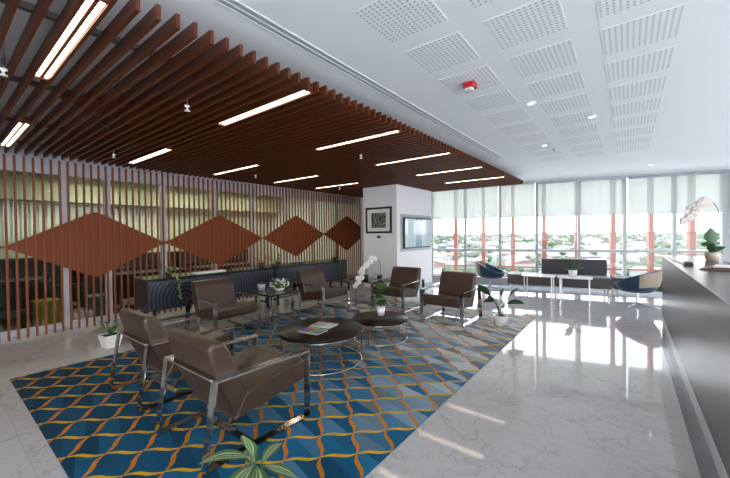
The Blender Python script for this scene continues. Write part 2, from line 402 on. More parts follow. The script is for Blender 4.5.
def tube(bm, pts, r, n=8, mi=0, closed=False):
    pts = [Vector(p) for p in pts]; rad = r if isinstance(r, (list, tuple)) else [r]*len(pts)
    rings = []; prev = None; L = len(pts)
    for i, p in enumerate(pts):
        a = pts[(i-1) % L] if (closed or i > 0) else p; b = pts[(i+1) % L] if (closed or i < L-1) else p
        d = (b-a).normalized()
        if prev is None:
            u = d.orthogonal().normalized()
        else:
            u = (prev - d*prev.dot(d))
            u = u.normalized() if u.length > 1e-6 else d.orthogonal().normalized()
        prev = u; v = d.cross(u)
        rings.append([bm.verts.new(p + (u*math.cos(2*PI*k/n) + v*math.sin(2*PI*k/n))*rad[i]) for k in range(n)])
    prs = list(zip(rings, rings[1:])) + ([(rings[-1], rings[0])] if closed else [])
    for p, q in prs:
        for k in range(n):
            f = bm.faces.new((p[k], p[(k+1) % n], q[(k+1) % n], q[k])); f.smooth = True; f.material_index = mi
    if not closed:
        bm.faces.new(rings[0][::-1]).material_index = mi; bm.faces.new(rings[-1]).material_index = mi
    return bm
def prism(bm, poly, axis, a0, a1, bev=0.0, mi=0, seg=3):
    """extrude a 2-D polygon along an axis ('x': poly is (y,z); 'y': (x,z); 'z': (x,y))"""
    def pt(p, a): return {'x': (a, p[0], p[1]), 'y': (p[0], a, p[1]), 'z': (p[0], p[1], a)}[axis]
    A = [bm.verts.new(pt(p, a0)) for p in poly]; C = [bm.verts.new(pt(p, a1)) for p in poly]; n = len(poly)
    fs = [bm.faces.new((A[i], A[(i+1) % n], C[(i+1) % n], C[i])) for i in range(n)] + [bm.faces.new(A[::-1]), bm.faces.new(C)]
    for f in fs: f.material_index = mi
    if bev:
        es = list({e for v in A+C for e in v.link_edges})
        r = bmesh.ops.bevel(bm, geom=es, offset=bev, segments=seg, affect='EDGES', profile=0.5)
        for f in r['faces']: f.smooth = True
    return bm
def loop_bar(bm, path, axis_w, x0, x1, th, mi=0):
    """closed flat-bar loop: path in (y,z), bar width along x from x0 to x1, thickness th inward"""
    n = len(path); inner = []
    P = [Vector((p[0], p[1])) for p in path]
    for i in range(n):
        a, b, c = P[i-1], P[i], P[(i+1) % n]
        d1, d2 = (b-a).normalized(), (c-b).normalized()
        n1, n2 = Vector((-d1.y, d1.x)), Vector((-d2.y, d2.x))
        k = (n1+n2); k = k / max(1e-6, (1+n1.dot(n2)))
        inner.append(b + k*th)
    V = [[bm.verts.new((x, q[0], q[1])) for q in lst] for x in (x0, x1) for lst in (P, inner)]
    o0, i0, o1, i1 = V
    for i in range(n):
        j = (i+1) % n
        for quad in ((o0[i], o0[j], o1[j], o1[i]), (i0[j], i0[i], i1[i], i1[j]), (o0[j], o0[i], i0[i], i0[j]), (o1[i], o1[j], i1[j], i1[i])):
            bm.faces.new(quad).material_index = mi
    return bm
def ball(bm, c, r, sub=2, sc=(1, 1, 1), mi=0):
    q = bmesh.ops.create_icosphere(bm, subdivisions=sub, radius=r)
    for v in q['verts']: v.co = Vector((v.co.x*sc[0], v.co.y*sc[1], v.co.z*sc[2])) + Vector(c)
    for f in {f for v in q['verts'] for f in v.link_faces}: f.material_index = mi; f.smooth = True
    return bm
def leaf(bm, base, direction, length, width, droop=0.3, mi=0, n=8, fold=0.15, shape=1.0, roll=0.0):
    """a leaf blade with a folded midrib that arches over; uv.x runs across it"""
    uvl = bm.loops.layers.uv.verify()
    d = Vector(direction).normalized(); side = d.cross(Vector((0, 0, 1)))
    side = side.normalized() if side.length > 0.05 else Vector((1, 0, 0))
    upv = side.cross(d).normalized()
    if roll: side = (side*math.cos(roll) + upv*math.sin(roll)); upv = side.cross(d).normalized()
    rows = []; p = Vector(base); cur = d.copy()
    for i in range(n+1):
        s = i/n
        wd = width*max(0.02, math.sin(PI*min(1, s**shape*0.96+0.03)))/2
        un = side.cross(cur).normalized()
        rows.append((s, [bm.verts.new(p - side*wd + un*fold*wd), bm.verts.new(p - side*wd*0.5 + un*fold*wd*0.4), bm.verts.new(p),
                         bm.verts.new(p + side*wd*0.5 + un*fold*wd*0.4), bm.verts.new(p + side*wd + un*fold*wd)]))
        cur = (cur - Vector((0, 0, 1))*droop*2/n*(0.3+s)).normalized(); p = p + cur*length/n
    for (s0, a), (s1, b) in zip(rows, rows[1:]):
        for k in range(4):
            f = bm.faces.new((a[k], a[k+1], b[k+1], b[k])); f.material_index = mi; f.smooth = True
            for lp, uvv in zip(f.loops, ((k/4, s0), ((k+1)/4, s0), ((k+1)/4, s1), (k/4, s1))): lp[uvl].uv = uvv
    return bm
def copy_tree(o, parent=None):
    c = o.copy(); COL.objects.link(c)
    if parent: c.parent = parent
    for ch in list(o.children): copy_tree(ch, c)
    return c

# ------------------------------------------------------------------ SETTING
CEIL = 2.9
WD = Vector((0.9634, 0.268, 0)); WN = Vector((-0.268, 0.9634, 0)); WP = Vector((-2.29, 10.34, 0)); WA = math.atan2(WD.y, WD.x)
def wpt(s, off=0.0, z=0.0): return WP + WD*s + WN*off + Vector((0, 0, z))
def wslab(bm, s0, s1, o0, o1, z0, z1, mi=0):
    q = [wpt(s0, o0), wpt(s1, o0), wpt(s1, o1), wpt(s0, o1)]
    return prism(bm, [(p.x, p.y) for p in q], 'z', z0, z1, mi=mi)
X_L, X_R, Y_B = -10.6, 4.6, -5.2
far = [(-10.75, wpt((-10.75+2.29)/WD.x).y), (X_R+0.15, wpt((X_R+0.15+2.29)/WD.x).y)]
plan = [(-10.75, Y_B-0.15), (X_R+0.15, Y_B-0.15), (far[1][0], far[1][1]+0.25), (far[0][0], far[0][1]+0.25)]
struct(link('floor', prism(B(), plan, 'z', -0.25, 0.0), 'marble'))
struct(link('ceiling', prism(B(), plan, 'z', CEIL, CEIL+0.25), 'ceiling_paint'))
struct(link('trim_6', bx(0.352, 0.442, -4.0, 7.32, -0.02, 0.0015), 'dark_strip'))  # darker polished strip in the floor along the counter's foot
# unseen rear and right walls, wide windows added in both to bring daylight in
bm = B(); box(bm, X_L-0.15, -1.5, Y_B-0.15, Y_B, 0, CEIL); box(bm, 4.4, X_R+0.15, Y_B-0.15, Y_B, 0, CEIL); box(bm, -1.5, 4.4, Y_B-0.15, Y_B, 0, 0.08); box(bm, -1.5, 4.4, Y_B-0.15, Y_B, 2.82, CEIL)
struct(link('wall_rear', bm, 'white_paint'))
bm = B(); box(bm, X_R, X_R+0.15, Y_B, -4.9, 0, CEIL); box(bm, X_R, X_R+0.15, 7.5, 12.45, 0, CEIL); box(bm, X_R, X_R+0.15, -4.9, 7.5, 0, 0.08); box(bm, X_R, X_R+0.15, -4.9, 7.5, 2.82, CEIL)
struct(link('wall_right', bm, 'white_paint'))
struct(link('wall_office', bx(X_L-0.15, X_L, Y_B, 8.2, 0, CEIL), 'office_wall'))
struct(link('floor_office', bx(X_L, -7.4, Y_B, 8.0, -0.02, 0.004), 'office_carpet'))
struct(link('trim_1', bx(X_L, X_L+0.5, -3, 8.0, 2.3, 2.7), 'office_beam'))

# pier carrying the picture and the television
struct(link('wall_pier', bx(-5.54, -4.5, 7.1, 8.98, 0, CEIL-0.005), 'pier_paint'))
bm = B(); box(bm, -5.55, -4.49, 7.09, 8.99, 0.001, 0.1)
struct(link('baseboard_pier', bm, 'grey_metal'))

bm = B(); wslab(bm, -9, 8.0, 0.12, 3.4, -0.9, -0.6)  # balcony slab below the sills, kept pale to bounce skylight onto the ceiling
struct(link('bounce_terrace_front', bm, 'bounce_terrace'))
struct(link('bounce_terrace_rear', bx(-14, 12, Y_B-14, Y_B-0.16, -0.35, -0.1), 'bounce_terrace'))  # unseen pale terraces added to bounce skylight up through the windows
struct(link('bounce_terrace_right', bx(X_R+0.16, X_R+14, -5.1, 11, -0.35, -0.1), 'bounce_terrace'))
# window wall: bays between mullions
MUL = [-2.62, -1.62, -0.66, 0.29, 1.30, 2.30, 3.30, 4.27, 5.25, 6.2, 7.15]
struct(link('trim_2', wslab(B(), -8.6, 7.3, -0.07, 0.10, 0.0, 0.14), 'mullion'))
struct(link('trim_3', wslab(B(), -8.6, 7.3, -0.12, 0.10, 2.86, CEIL), 'grey_metal'))
struct(link('wall_front', wslab(B(), -8.6, -2.66, -0.06, 0.10, 0.0, CEIL-0.01), 'pier_paint'))
for i, (s0, s1) in enumerate(zip(MUL, MUL[1:])):
    r = bpy.data.objects.new('window_%d' % (i+1), None); COL.objects.link(r); struct(r); r.location = (0, 0, 0)
    wd = 0.035 if i != 7 else 0.09
    f = B(); wslab(f, s0-wd, s0+wd, -0.06, 0.06, 0.14, 2.86); wslab(f, s0+wd, s1-0.035, -0.04, 0.04, 0.95, 1.02); wslab(f, s0+wd, s1-0.035, -0.04, 0.04, 0.14, 0.20)
    link('frame', f, 'mullion', r)
    g = B(); wslab(g, s0+wd, s1-0.035, -0.004, 0.004, 0.2, 2.86)
    link('glass', g, 'window_glass', r)
c = wpt(2.2, 0.09, 1.1); portal(c, (PI/2, 0, WA), 10.0, 2.0)
portal((1.45, Y_B-0.1, 1.45), (PI/2, 0, PI), 5.9, 2.75)
portal((X_R+0.1, 1.3, 1.45), (PI/2, 0, -PI/2), 12.4, 2.75)

# glazed office front behind the slat screen: posts and panes
OX = -7.32
OP = [-3.0, -1.4, 0.0, 1.40, 1.98, 2.90, 3.95, 4.95, 5.95, 6.95, 7.95, 8.9]
struct(link('trim_4', bx(OX-0.04, OX+0.04, -5.2, 8.95, 2.50, CEIL), 'office_post'))
struct(link('trim_5', bx(OX-0.03, OX+0.03, -5.2, 8.95, 0.0, 0.10), 'office_post'))
for i, (y0, y1) in enumerate(zip(OP, OP[1:])):
    r = bpy.data.objects.new('window_%d' % (i+20), None); COL.objects.link(r); struct(r)
    link('frame', bx(OX-0.04, OX+0.05, y0-0.045, y0+0.045, 0.1, 2.5), 'office_post', r)
    link('glass', bx(OX-0.005, OX+0.005, y0+0.045, y1-0.045, 0.1, 2.5), 'office_glass', r)
# ------------------------------------------------------------------ slatted ceiling canopy with its diamonds
PT = 0.1027; GB, GT = 2.705, 2.79
DY = [0.68, 2.84, 5.0, 7.15, 9.3]
canopy = thing('slat_canopy', 'dark red-brown slatted timber canopy hung under the white ceiling over the lounge', 'slatted ceiling', (-4.58, 4.2, GB))
def cpart(name, bm, m, parent=canopy):
    o = link(name, bm, m, parent); o.matrix_parent_inverse = Matrix.Translation((4.58, -4.2, -GB)); return o
ys = [0.717+PT*k for k in range(-17, 83)]
for (x0, x1) in ((-7.02, -5.0), (-5.0, -3.55), (-3.55, -2.07)):
    bm = B()
    for y in ys: box(bm, x0, x1, y-0.011, y+0.011, GB, GT)
    cpart('slat_panel', bm, 'wood_slat')
for a, b in zip(DY, DY[1:]):
    bm = B(); cyy = (a+b)/2; hy = (b-a)/2
    for y in ys:
        yy = y+PT/2
        if a < yy < min(b, 9.05):
            q = [(-4.0+sg*0.64*max(0, 1-abs(v-cyy)/hy), v) for v, sg in ((y+0.011, -1), (y+0.011, 1), (y+PT-0.011, 1), (y+PT-0.011, -1))]
            if abs(q[0][0]-q[1][0]) > 0.01 and abs(q[2][0]-q[3][0]) > 0.01: prism(bm, q, 'z', GB+0.045, GB+0.06)
    cpart('diamond_infill', bm, 'wood_slat')
for x in (-2.7, -4.0, -5.4, -6.6):
    cpart('carrier_rail', bx(x-0.02, x+0.02, -0.95, 9.15, GT, GT+0.035), 'carrier')
for x in (-2.7, -5.4):
    for y in (0.2, 2.6, 5.2, 7.8):
        bm = B(); cyl(bm, x, y, GT+0.035, CEIL, 0.006, n=6); cpart('hanger_rod', bm, 'steel')

# tubes lying in the canopy slots
LIGHTS = [('A', k) for k in (-2, 12, 26, 40, 54, 68)] + [('B', k) for k in (-1, 13, 27, 41, 54)] + [('A', -15), ('B', -15)]
ORD = ['nearest', 'second nearest', 'third', 'fourth', 'fifth', 'farthest']
first = None; cnt = {'A': 0, 'B': 0}
for c_, k in LIGHTS:
    y = 0.717+PT*(k+0.5); x0, x1 = ((-3.53, -2.13) if c_ == 'A' else (-6.53, -5.06))
    if k < -5: lb = 'warm twin tube light behind the viewer, canopy %s' % ('open edge' if c_ == 'A' else 'screen edge')
    elif c_ == 'A': lb = 'warm twin tube light along the canopy open edge, %s in that row' % ORD[cnt['A']]; cnt['A'] += 1
    else: lb = 'warm twin tube light beside the slat screen, %s in that row' % ORD[cnt['B']]; cnt['B'] += 1
    t_ = thing('tube_light', lb, 'ceiling light', (0, 0, 0), 0, 'tube lights in the slatted canopy')
    t_.location = ((x0+x1)/2, y, GB)
    h = (x1-x0)/2; assert len(lb.split()) < 16
    for sg in (-1, 1):
        bm = B(); box(bm, -h+0.02, h-0.02, sg*0.0235-0.0115, sg*0.0235+0.0115, 0.006, 0.03, 0.008)
        link('tube', bm, 'tube', t_)
    bm = B(); box(bm, -h, h, -0.039, 0.039, 0.036, 0.07)
    for q in (-0.0385, 0, 0.0385): box(bm, -h, h, q-(0.002 if q else 0.010), q+(0.002 if q else 0.010), 0.008, 0.036)
    for e_ in (-1, 1): box(bm, e_*h-0.012, e_*h+0.012, -0.039, 0.039, 0.0, 0.07)
    link('housing', bm, 'wood_slat', t_)
# sprinklers below the slats
for i, (x, y, d) in enumerate(((-3.19, 1.52, 'above the nearest chairs in mid canopy'), (-5.88, 4.08, 'near the slat screen between two tube lights'), (-3.2, 4.04, 'beside the third tube light of the open edge'),
                 (-5.85, 6.57, 'near the slat screen, farthest from the viewer'), (-3.48, 0.40, 'at the left edge near the nearest tube light'), (-5.9, 1.66, 'near the slat screen, above the first wooden diamond'))):
    y = 0.717+PT*(math.floor((y-0.717)/PT)+0.5)
    t_ = thing('sprinkler', 'small white sprinkler head hanging '+d, 'sprinkler', (x, y, 2.66), 0, 'sprinkler heads under the canopy')
    bm = B(); cyl(bm, 0, 0, 0.02, 0.24, 0.009, n=8); link('pipe', bm, 'steel', t_)
    bm = B(); lathe(bm, [(0, 0.03), (0.022, 0.03), (0.022, 0.018), (0.008, 0.012), (0.008, -0.012), (0.024, -0.016), (0.024, -0.022), (0, -0.022)], n=12); link('head', bm, 'white_ceramic', t_)

# ------------------------------------------------------------------ slat screen on the left with its diamonds
SX = -7.1
screen = thing('slat_screen', 'tall red-brown timber slat screen with a row of solid wooden diamonds', 'slat screen', (SX, 3.9, 0))
def spart(name, bm, m):
    o = link(name, bm, m, screen); o.matrix_parent_inverse = Matrix.Translation((-SX, -3.9, 0)); return o
DW = [(-1.5, 1.36, 0.54), (0.68, 1.36, 0.54), (2.84, 1.37, 0.54), (5.08, 1.42, 0.545), (7.2, 1.50, 0.54), (9.3, 1.56, 0.53)]
wy = [0.715+0.1*k for k in range(-24, 83)]
for a, b in ((-1.75, 0.66), (0.66, 2.83), (2.83, 5.06), (5.06, 7.18), (7.18, 9.0)):
    bm = B()
    for y in wy:
        if a <= y < b: box(bm, SX-0.0125, SX+0.0125, y-0.014, y+0.014, 0.0, GB)
    spart('slat_panel', bm, 'wood_screen')
for (a, za, ha), (b, zb, hb) in zip(DW, DW[1:]):
    bm = B(); cyy = (a+b)/2; hy = (b-a)/2; tilt = (zb-za)/(b-a)
    for y in wy:
        y0, y1 = y+0.014, y+0.1-0.014
        if not (a <= y+0.05 < b) or y > 8.85: continue
        q = []
        for v in (y0, y1):
            h = ha*1.03*max(0.0, 1-abs(v-cyy)/hy); zc = (za+zb)/2 + tilt*(v-cyy)
            q.append((v, zc-h, zc+h))
        if max(q[0][2]-q[0][1], q[1][2]-q[1][1]) < 0.02: continue
        prism(bm, [(q[0][0], q[0][1]-0.004), (q[1][0], q[1][1]-0.004), (q[1][0], q[1][2]+0.004), (q[0][0], q[0][2]+0.004)], 'x', SX-0.012, SX-0.001)
    spart('diamond_panel', bm, 'wood_infill')

# office beyond the glass
def office_desk(y0, y1, x0, lb):
    t_ = thing('office_desk', lb, 'desk', (x0, (y0+y1)/2, 0), 0, 'office desks behind the slat screen')
    h = (y1-y0)/2
    link('desktop', bx(-0.35, 0.35, -h, h, 0.70, 0.74), 'desk_dark', t_)
    for s in (-1, 1): link('side_panel', bx(-0.33, 0.33, s*(h-0.03)-0.02, s*(h-0.03)+0.02, 0.0, 0.70), 'desk_dark', t_)
    link('screen_panel', bx(-0.36, -0.33, -h, h, 0.15, 0.82), 'desk_dark', t_)
office_desk(-1.6, 0.3, -8.2, 'dark office desk behind the glass at the left edge of the view')
office_desk(0.45, 1.35, -8.7, 'dark office desk behind the glass under the first wooden diamond')
office_desk(2.3, 3.7, -8.3, 'dark office desk behind the glass beyond the nearer black cabinet')
office_desk(3.9, 5.6, -8.3, 'dark office desk behind the glass beyond the farther black cabinet')
for y0, lb in ((-1.4, 'at the left edge of the view'), (0.9, 'under the first wooden diamond'), (3.2, 'under the second wooden diamond'), (5.5, 'under the third wooden diamond')):
    t_ = thing('low_cupboard', 'dark low cupboard against the office rear wall '+lb, 'cupboard', (-10.3, y0, 0), 0, 'dark cupboards along the office rear wall')
    link('body', bx(-.28, .26, -1.1, 1.1, 0, 1.05, .004), 'desk_dark', t_)
    for k in (-1, 0, 1): link('door', bx(.261, .28, k*.72-.35, k*.72+.35, .06, 1.02, .004), 'desk_dark', t_)
for (x, y, mt_, lb, nm) in ((-8.1, 1.28, 'yellow_box', 'yellow storage box on the floor behind the office glass', 'storage_box'), (-7.9, 1.95, 'blue_box', 'teal blue storage crate behind the glass below the first diamond', 'storage_crate')):
    t_ = thing(nm, lb, 'box', (x, y, 0))
    link('body', bx(-0.18, 0.18, -0.16, 0.16, 0, 0.36, 0.01), mt_, t_); link('lid', bx(-0.19, 0.19, -0.17, 0.17, 0.36, 0.40, 0.008), mt_, t_)
bm = B(); t_ = thing('storage_shelf', 'dark shelf unit behind the office glass near the teal crate', 'shelf', (-9.3, 1.75, 0))
link('body', box(box(box(box(B(), -0.2, 0.2, -0.3, -0.27, 0, 1.0), -0.2, 0.2, 0.27, 0.3, 0, 1.0), -0.2, 0.2, -0.27, 0.27, 0.48, 0.51), -0.2, 0.2, -0.27, 0.27, 0.97, 1.0), 'desk_dark', t_)
for i, y in enumerate((2.45, 4.5, 6.5)):  # glowing panels added to light the office behind the glass
    t_ = thing('office_fill', 'added square ceiling light in the office behind the glass, %s' % ('the one nearest the viewer', 'the middle one', 'the one farthest from the viewer')[i], 'ceiling light', (-8.9, y, CEIL-0.02), 0, 'added office ceiling lights')
    link('frame', bx(-0.62, 0.62, -0.62, 0.62, 0.0, 0.018), 'white_paint', t_); link('diffuser', bx(-0.58, 0.58, -0.58, 0.58, -0.012, -0.001), 'office_fill', t_)

# ------------------------------------------------------------------ ceiling fittings
P0 = None
for ci, (xc, cn) in enumerate(((0.065, 'right'), (-0.548, 'middle'), (-1.155, 'left'))):
    for k in range(-3, 8):
        y = 3.12+0.608*k
        if P0 is None:
            P0 = link('perforated_panel', bx(-0.22, 0.22, -0.22, 0.22, -0.002, 0.0), 'perforated', None); o = P0
        else:
            o = P0.copy(); COL.objects.link(o)
        o.location = (xc, y, CEIL)
        tag(o, 'square field of perforations in the white ceiling, %s row, %s' % (cn, 'at the window end' if k == 7 else '%s back from the window end' % ('second', 'third', 'fourth', 'fifth', 'sixth', 'seventh', 'eighth', 'ninth', 'tenth', 'eleventh')[6-k]), 'perforated panel', 'perforated ceiling panels')
t_ = thing('linear_diffuser', 'long white slot diffuser with two dark slots in the ceiling beside the canopy', 'air diffuser', (-1.90, 3.5, CEIL))
for y0, y1 in ((-3.8, 0.57), (0.60, 3.15)):
    bm = B()
    for x in (-0.055, -0.008, 0.040): box(bm, x, x+0.014, y0, y1, -0.004, 0.0)
    link('frame', bm, 'white_paint', t_)
    bm = B()
    for x in (-0.041, 0.006): box(bm, x, x+0.034, y0, y1, -0.002, 0.0)
    link('slot', bm, 'grey_metal', t_)
t_ = thing('fire_alarm', 'red fire alarm sounder with a clear strobe lens on the white ceiling', 'fire alarm', (-1.17, 3.143, CEIL))
link('body', bx(-0.055, 0.055, -0.055, 0.055, -0.055, 0.0, 0.016), 'red_plastic', t_)
link('lens', bx(-0.038, 0.038, -0.05, 0.02, -0.085, -0.05, 0.012), 'clear_lens', t_)
for i, (x, y, lb, on) in enumerate(((-0.834, 4.05, 'between the two left rows of perforations', 1), (-0.35, 5.0, 'between the right and middle rows of perforations', 1), (0.386, 9.47, 'closest to the window wall', 1), (-1.07, 6.15, 'near the far corner of the canopy', 1),
                 (-1.5, -1.2, 'added behind the viewer on the left', 1), (1.9, -1.2, 'added behind the viewer on the right', 1), (2.2, 3.0, 'added over the space behind the counter', 1))):  # the last three are unseen, added to brighten the room
    t_ = thing('downlight', 'small round recessed white downlight in the ceiling '+lb, 'ceiling light', (x, y, CEIL), 0, 'recessed ceiling downlights')
    bm = B(); lathe(bm, [(0.034, 0.0), (0.05, 0.0), (0.05, -0.006), (0.036, -0.010), (0.034, -0.004), (0.034, 0.0)], n=24); link('trim_ring', bm, 'white_paint', t_)
    bm = B(); cyl(bm, 0, 0, -0.003, -0.001, 0.034, n=20); link('lamp', bm, 'lamp_disc', t_)
    l = bpy.data.lights.new('downlight_lamp', 'SPOT'); l.energy = DOWN; l.spot_size = 2.3; l.spot_blend = 0.6; l.shadow_soft_size = 0.04; l.color = (1.0, 0.95, 0.88)
    lo = bpy.data.objects.new('downlight_lamp', l); COL.objects.link(lo); lo.parent = t_; lo.location = (0, 0, -0.02)
bm = B(); lathe(bm, [(0, 0), (0.04, 0), (0.036, -0.014), (0.014, -0.02), (0.012, -0.04), (0.02, -0.044), (0, -0.046)], n=16)
tag(link('smoke_detector', bm, 'grey_metal', None, (-0.98, 6.55, CEIL)), 'small grey detector on the ceiling near the farthest downlight', 'smoke detector')

# ------------------------------------------------------------------ roller shades
SH = [(-2.60, -0.70, 'leftmost, beside the pier'), (-0.63, 0.23, 'second from the pier'), (0.31, 2.26, 'third from the pier, above the long grey bench'), (2.34, 4.16, 'fourth from the pier, above the reception end'), (4.30, 6.2, 'rightmost, behind the counter orchid'), (6.25, 7.1, 'past the right edge of the view')]
for i, (s0, s1, lb) in enumerate(SH):
    p = wpt((s0+s1)/2, -0.13, 0)
    t_ = thing('roller_shade', 'translucent pale grey roller shade half lowered, '+lb, 'window shade', (p.x, p.y, 1.94), WA, 'roller shades on the window wall')
    h = (s1-s0)/2
    link('fabric', bx(-h, h, -0.001, 0.001, 0.0, 0.92), 'shade_fabric', t_)
    link('bottom_bar', bx(-h, h, -0.006, 0.006, -0.02, 0.0), 'mullion', t_)
    bm = B(); tube(bm, [(-h, 0.0, 0.895), (h, 0.0, 0.895)], 0.024, 12); link('roller', bm, 'grey_metal', t_)

# ------------------------------------------------------------------ world outside
GZ = -26
struct(link('ground', bx(-3500, 3500, 20, 6500, GZ-1, GZ), 'city_ground'))
CF = Vector((0, 0, CAM_H))
for i in range(1, 10):
    s = -2.69+0.79*i + (0.0 if i < 6 else 0.0)
    p = CF + (wpt(s) - Vector((0, 0, 0)) )*1.225; p.z = 0
    t_ = thing('steel_fin', 'orange-red steel post standing outside the windows, %s from the white pier' % ('', 'first', 'second', 'third', 'fourth', 'fifth', 'sixth', 'seventh', 'eighth', 'ninth')[i], 'steel post', (p.x, p.y, -3), WA, 'orange posts outside the windows')
    bm = B(); box(bm, -0.055, 0.055, -0.10, 0.10, 0, 10.5); link('post', bm, 'orange_steel', t_)
    bm = B(); box(bm, -0.085, 0.085, -0.13, 0.13, 4.42, 4.48, 0.01); box(bm, -0.07, 0.07, -0.11, 0.11, 3.62, 4.42, 0.01); link('sleeve', bm, 'orange_steel', t_)
pa = wpt(-3.2)*1.225; pb = wpt(7.2)*1.225
t_ = thing('balcony_rail', 'orange horizontal rails running between the posts outside the windows', 'railing', (pa.x, pa.y, 0), WA)
L = (pb-pa).length
for z in (-0.45, -0.08, 0.28):
    link('rail', bx(0, L, 0.12, 0.16, z-0.025, z+0.025), 'orange_steel', t_)
rnd = random.Random(3)
KIND = [('roof_white', 'white'), ('roof_tan', 'tan'), ('roof_grey', 'grey'), ('roof_rust', 'rust-roofed'), ('roof_blue', 'blue')]
spots = []
while len(spots) < 240:
    d = 190*math.exp(rnd.random()*2.7); ang = rnd.uniform(-0.62, 0.12); x, y = d*math.sin(ang), d*math.cos(ang)
    ww, dd = rnd.uniform(8, 22)*(1+d/2500), rnd.uniform(8, 18)*(1+d/2500); rr_ = math.hypot(ww, dd)/2+1.2
    if all(math.hypot(x-a, y-b) > rr_+c_ for a, b, c_ in spots): spots.append((x, y, rr_))
    else: continue
    hh = rnd.uniform(3.5, 6)+(rnd.random() < 0.08)*9
    mk = KIND[min(4, int(rnd.random()*rnd.random()*6))]
    t_ = thing('building', 'low %s city building among trees beyond the windows' % mk[1], 'building', (x, y, GZ), rnd.uniform(0, PI), 'distant %s city buildings' % mk[1])
    bm = B(); box(bm, -ww/2, ww/2, -dd/2, dd/2, 0, hh); link('walls', bm, 'roof_white' if rnd.random() < .6 else 'roof_tan', t_)
    bm = B(); prism(bm, [(-ww/2-.6, hh), (ww/2+.6, hh), (ww/2*.15, hh+2.2), (-ww/2*.15, hh+2.2)], 'y', -dd/2-.6, dd/2+.6); link('roof', bm, mk[0], t_)
bm = B(); n_t = 0
while n_t < 4500:
    d = 90*math.exp(rnd.random()*3.4); ang = rnd.uniform(-0.75, 0.25)
    r = rnd.uniform(1.3, 3.4)*(1 + d/1400); x, y = d*math.sin(ang), d*math.cos(ang); n_t += 1
    if any(math.hypot(x-a, y-b) < c_+r*1.5 for a, b, c_ in spots): continue
    ball(bm, (x, y, GZ+r*0.7), r, 1, (rnd.uniform(.8, 1.5), rnd.uniform(.8, 1.5), rnd.uniform(.7, 1.1)))
tag(link('city_trees', bm, 'tree_green'), 'mass of green trees spread through the city below the windows', 'trees', None, 'stuff')

# ------------------------------------------------------------------ carpet
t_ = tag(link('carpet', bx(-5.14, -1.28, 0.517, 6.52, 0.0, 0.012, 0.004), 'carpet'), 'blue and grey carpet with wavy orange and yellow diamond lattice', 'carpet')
FZ = 0.012

# ------------------------------------------------------------------ lounge chairs
def make_chair():
    t_ = thing('lounge_chair', '', 'armchair')
    W, D, A, AR, SL = 0.767, 0.798, 0.54, 0.558, 0.078
    for s in (-1, 1):
        bm = B(); xo = s*W/2; xi = s*(W/2-0.062)
        loop_bar(bm, [(-D/2-SL, 0.0), (D/2, 0.0), (D/2, A), (-D/2, AR)], 'x', min(xo, xi), max(xo, xi), 0.013)
        link('side_frame', bm, 'chrome', t_)
    link('floor_stretcher', bx(-W/2+0.062, W/2-0.062, -0.14, -0.085, 0.0, 0.011), 'chrome', t_)
    link('back_stretcher', bx(-W/2+0.062, W/2-0.062, -D/2-0.004, -D/2+0.055, AR-0.0145, AR-0.0025), 'chrome', t_)
    bm = prism(B(), [(-0.24, 0.205), (0.37, 0.285), (0.405, 0.315), (0.41, 0.44), (0.37, 0.465), (0.0, 0.405), (-0.16, 0.375)], 'x', -0.318, 0.318, 0.022)
    link('seat_cushion', bm, 'leather', t_)
    bm = prism(B(), [(-0.215, 0.212), (-0.135, 0.37), (-0.255, 0.70), (-0.30, 0.775), (-0.385, 0.79), (-0.415, 0.745), (-0.345, 0.50)], 'x', -0.318, 0.318, 0.026)
    link('back_cushion', bm, 'leather', t_)
    return t_
CH = [(-2.444, 1.509, 0, 'brown leather chrome lounge chair nearest the viewer, its back turned'),
      (-3.615, 1.543, 0, 'brown leather chrome lounge chair second in front, beside the white square planter'),
      (-4.952, 2.813, -90, 'brown leather chrome lounge chair in front of the left end of the black cabinet'),
      (-4.767, 4.753, -90, 'brown leather chrome lounge chair between the side table and the white arching orchid'),
      (-3.657, 5.793, 180, 'brown leather chrome lounge chair facing the viewer in front of the white pier'),
      (-2.42, 5.531, 180, 'brown leather chrome lounge chair facing the viewer beside the white potted plant')]
ch0 = make_chair()
for i, (x, y, a, lb) in enumerate(CH):
    o = ch0 if i == 0 else copy_tree(ch0)
    o.location = (x, y, FZ); o.rotation_euler = (0, 0, math.radians(a)); tag(o, lb, 'armchair', 'brown lounge chairs around the coffee tables')

# ------------------------------------------------------------------ round coffee tables
def round_table(x, y, r, h, lb, legs):
    t_ = thing('coffee_table', lb, 'coffee table', (x, y, FZ), 0, 'round dark coffee tables')
    h -= FZ
    bm = B(); lathe(bm, [(0, h-0.034), (r-0.004, h-0.034), (r, h-0.03), (r, h-0.004), (r-0.004, h), (0, h)], n=72); link('tabletop', bm, 'dark_wood', t_)
    bm = B(); tube(bm, [((r-0.02)*math.cos(2*PI*k/64), (r-0.02)*math.sin(2*PI*k/64), h-0.042) for k in range(64)], 0.008, 8, closed=True); link('rim', bm, 'chrome', t_)
    bm = B(); tube(bm, [((r-0.02)*math.cos(2*PI*k/64), (r-0.02)*math.sin(2*PI*k/64), 0.008) for k in range(64)], 0.008, 8, closed=True); link('base_ring', bm, 'chrome', t_)
    for a in legs:
        bm = B(); cyl(bm, (r-0.02)*math.cos(a), (r-0.02)*math.sin(a), 0.008, h-0.034, 0.007, n=10); link('leg', bm, 'chrome', t_)
R = math.radians
round_table(-2.887, 2.858, 0.50, 0.388, 'large round dark wood coffee table with magazines on it', (R(37), R(-143), R(127), R(-53)))
round_table(-2.796, 3.953, 0.398, 0.313, 'small round dark wood coffee table carrying a white plant pot', (R(40), R(160), R(-80)))
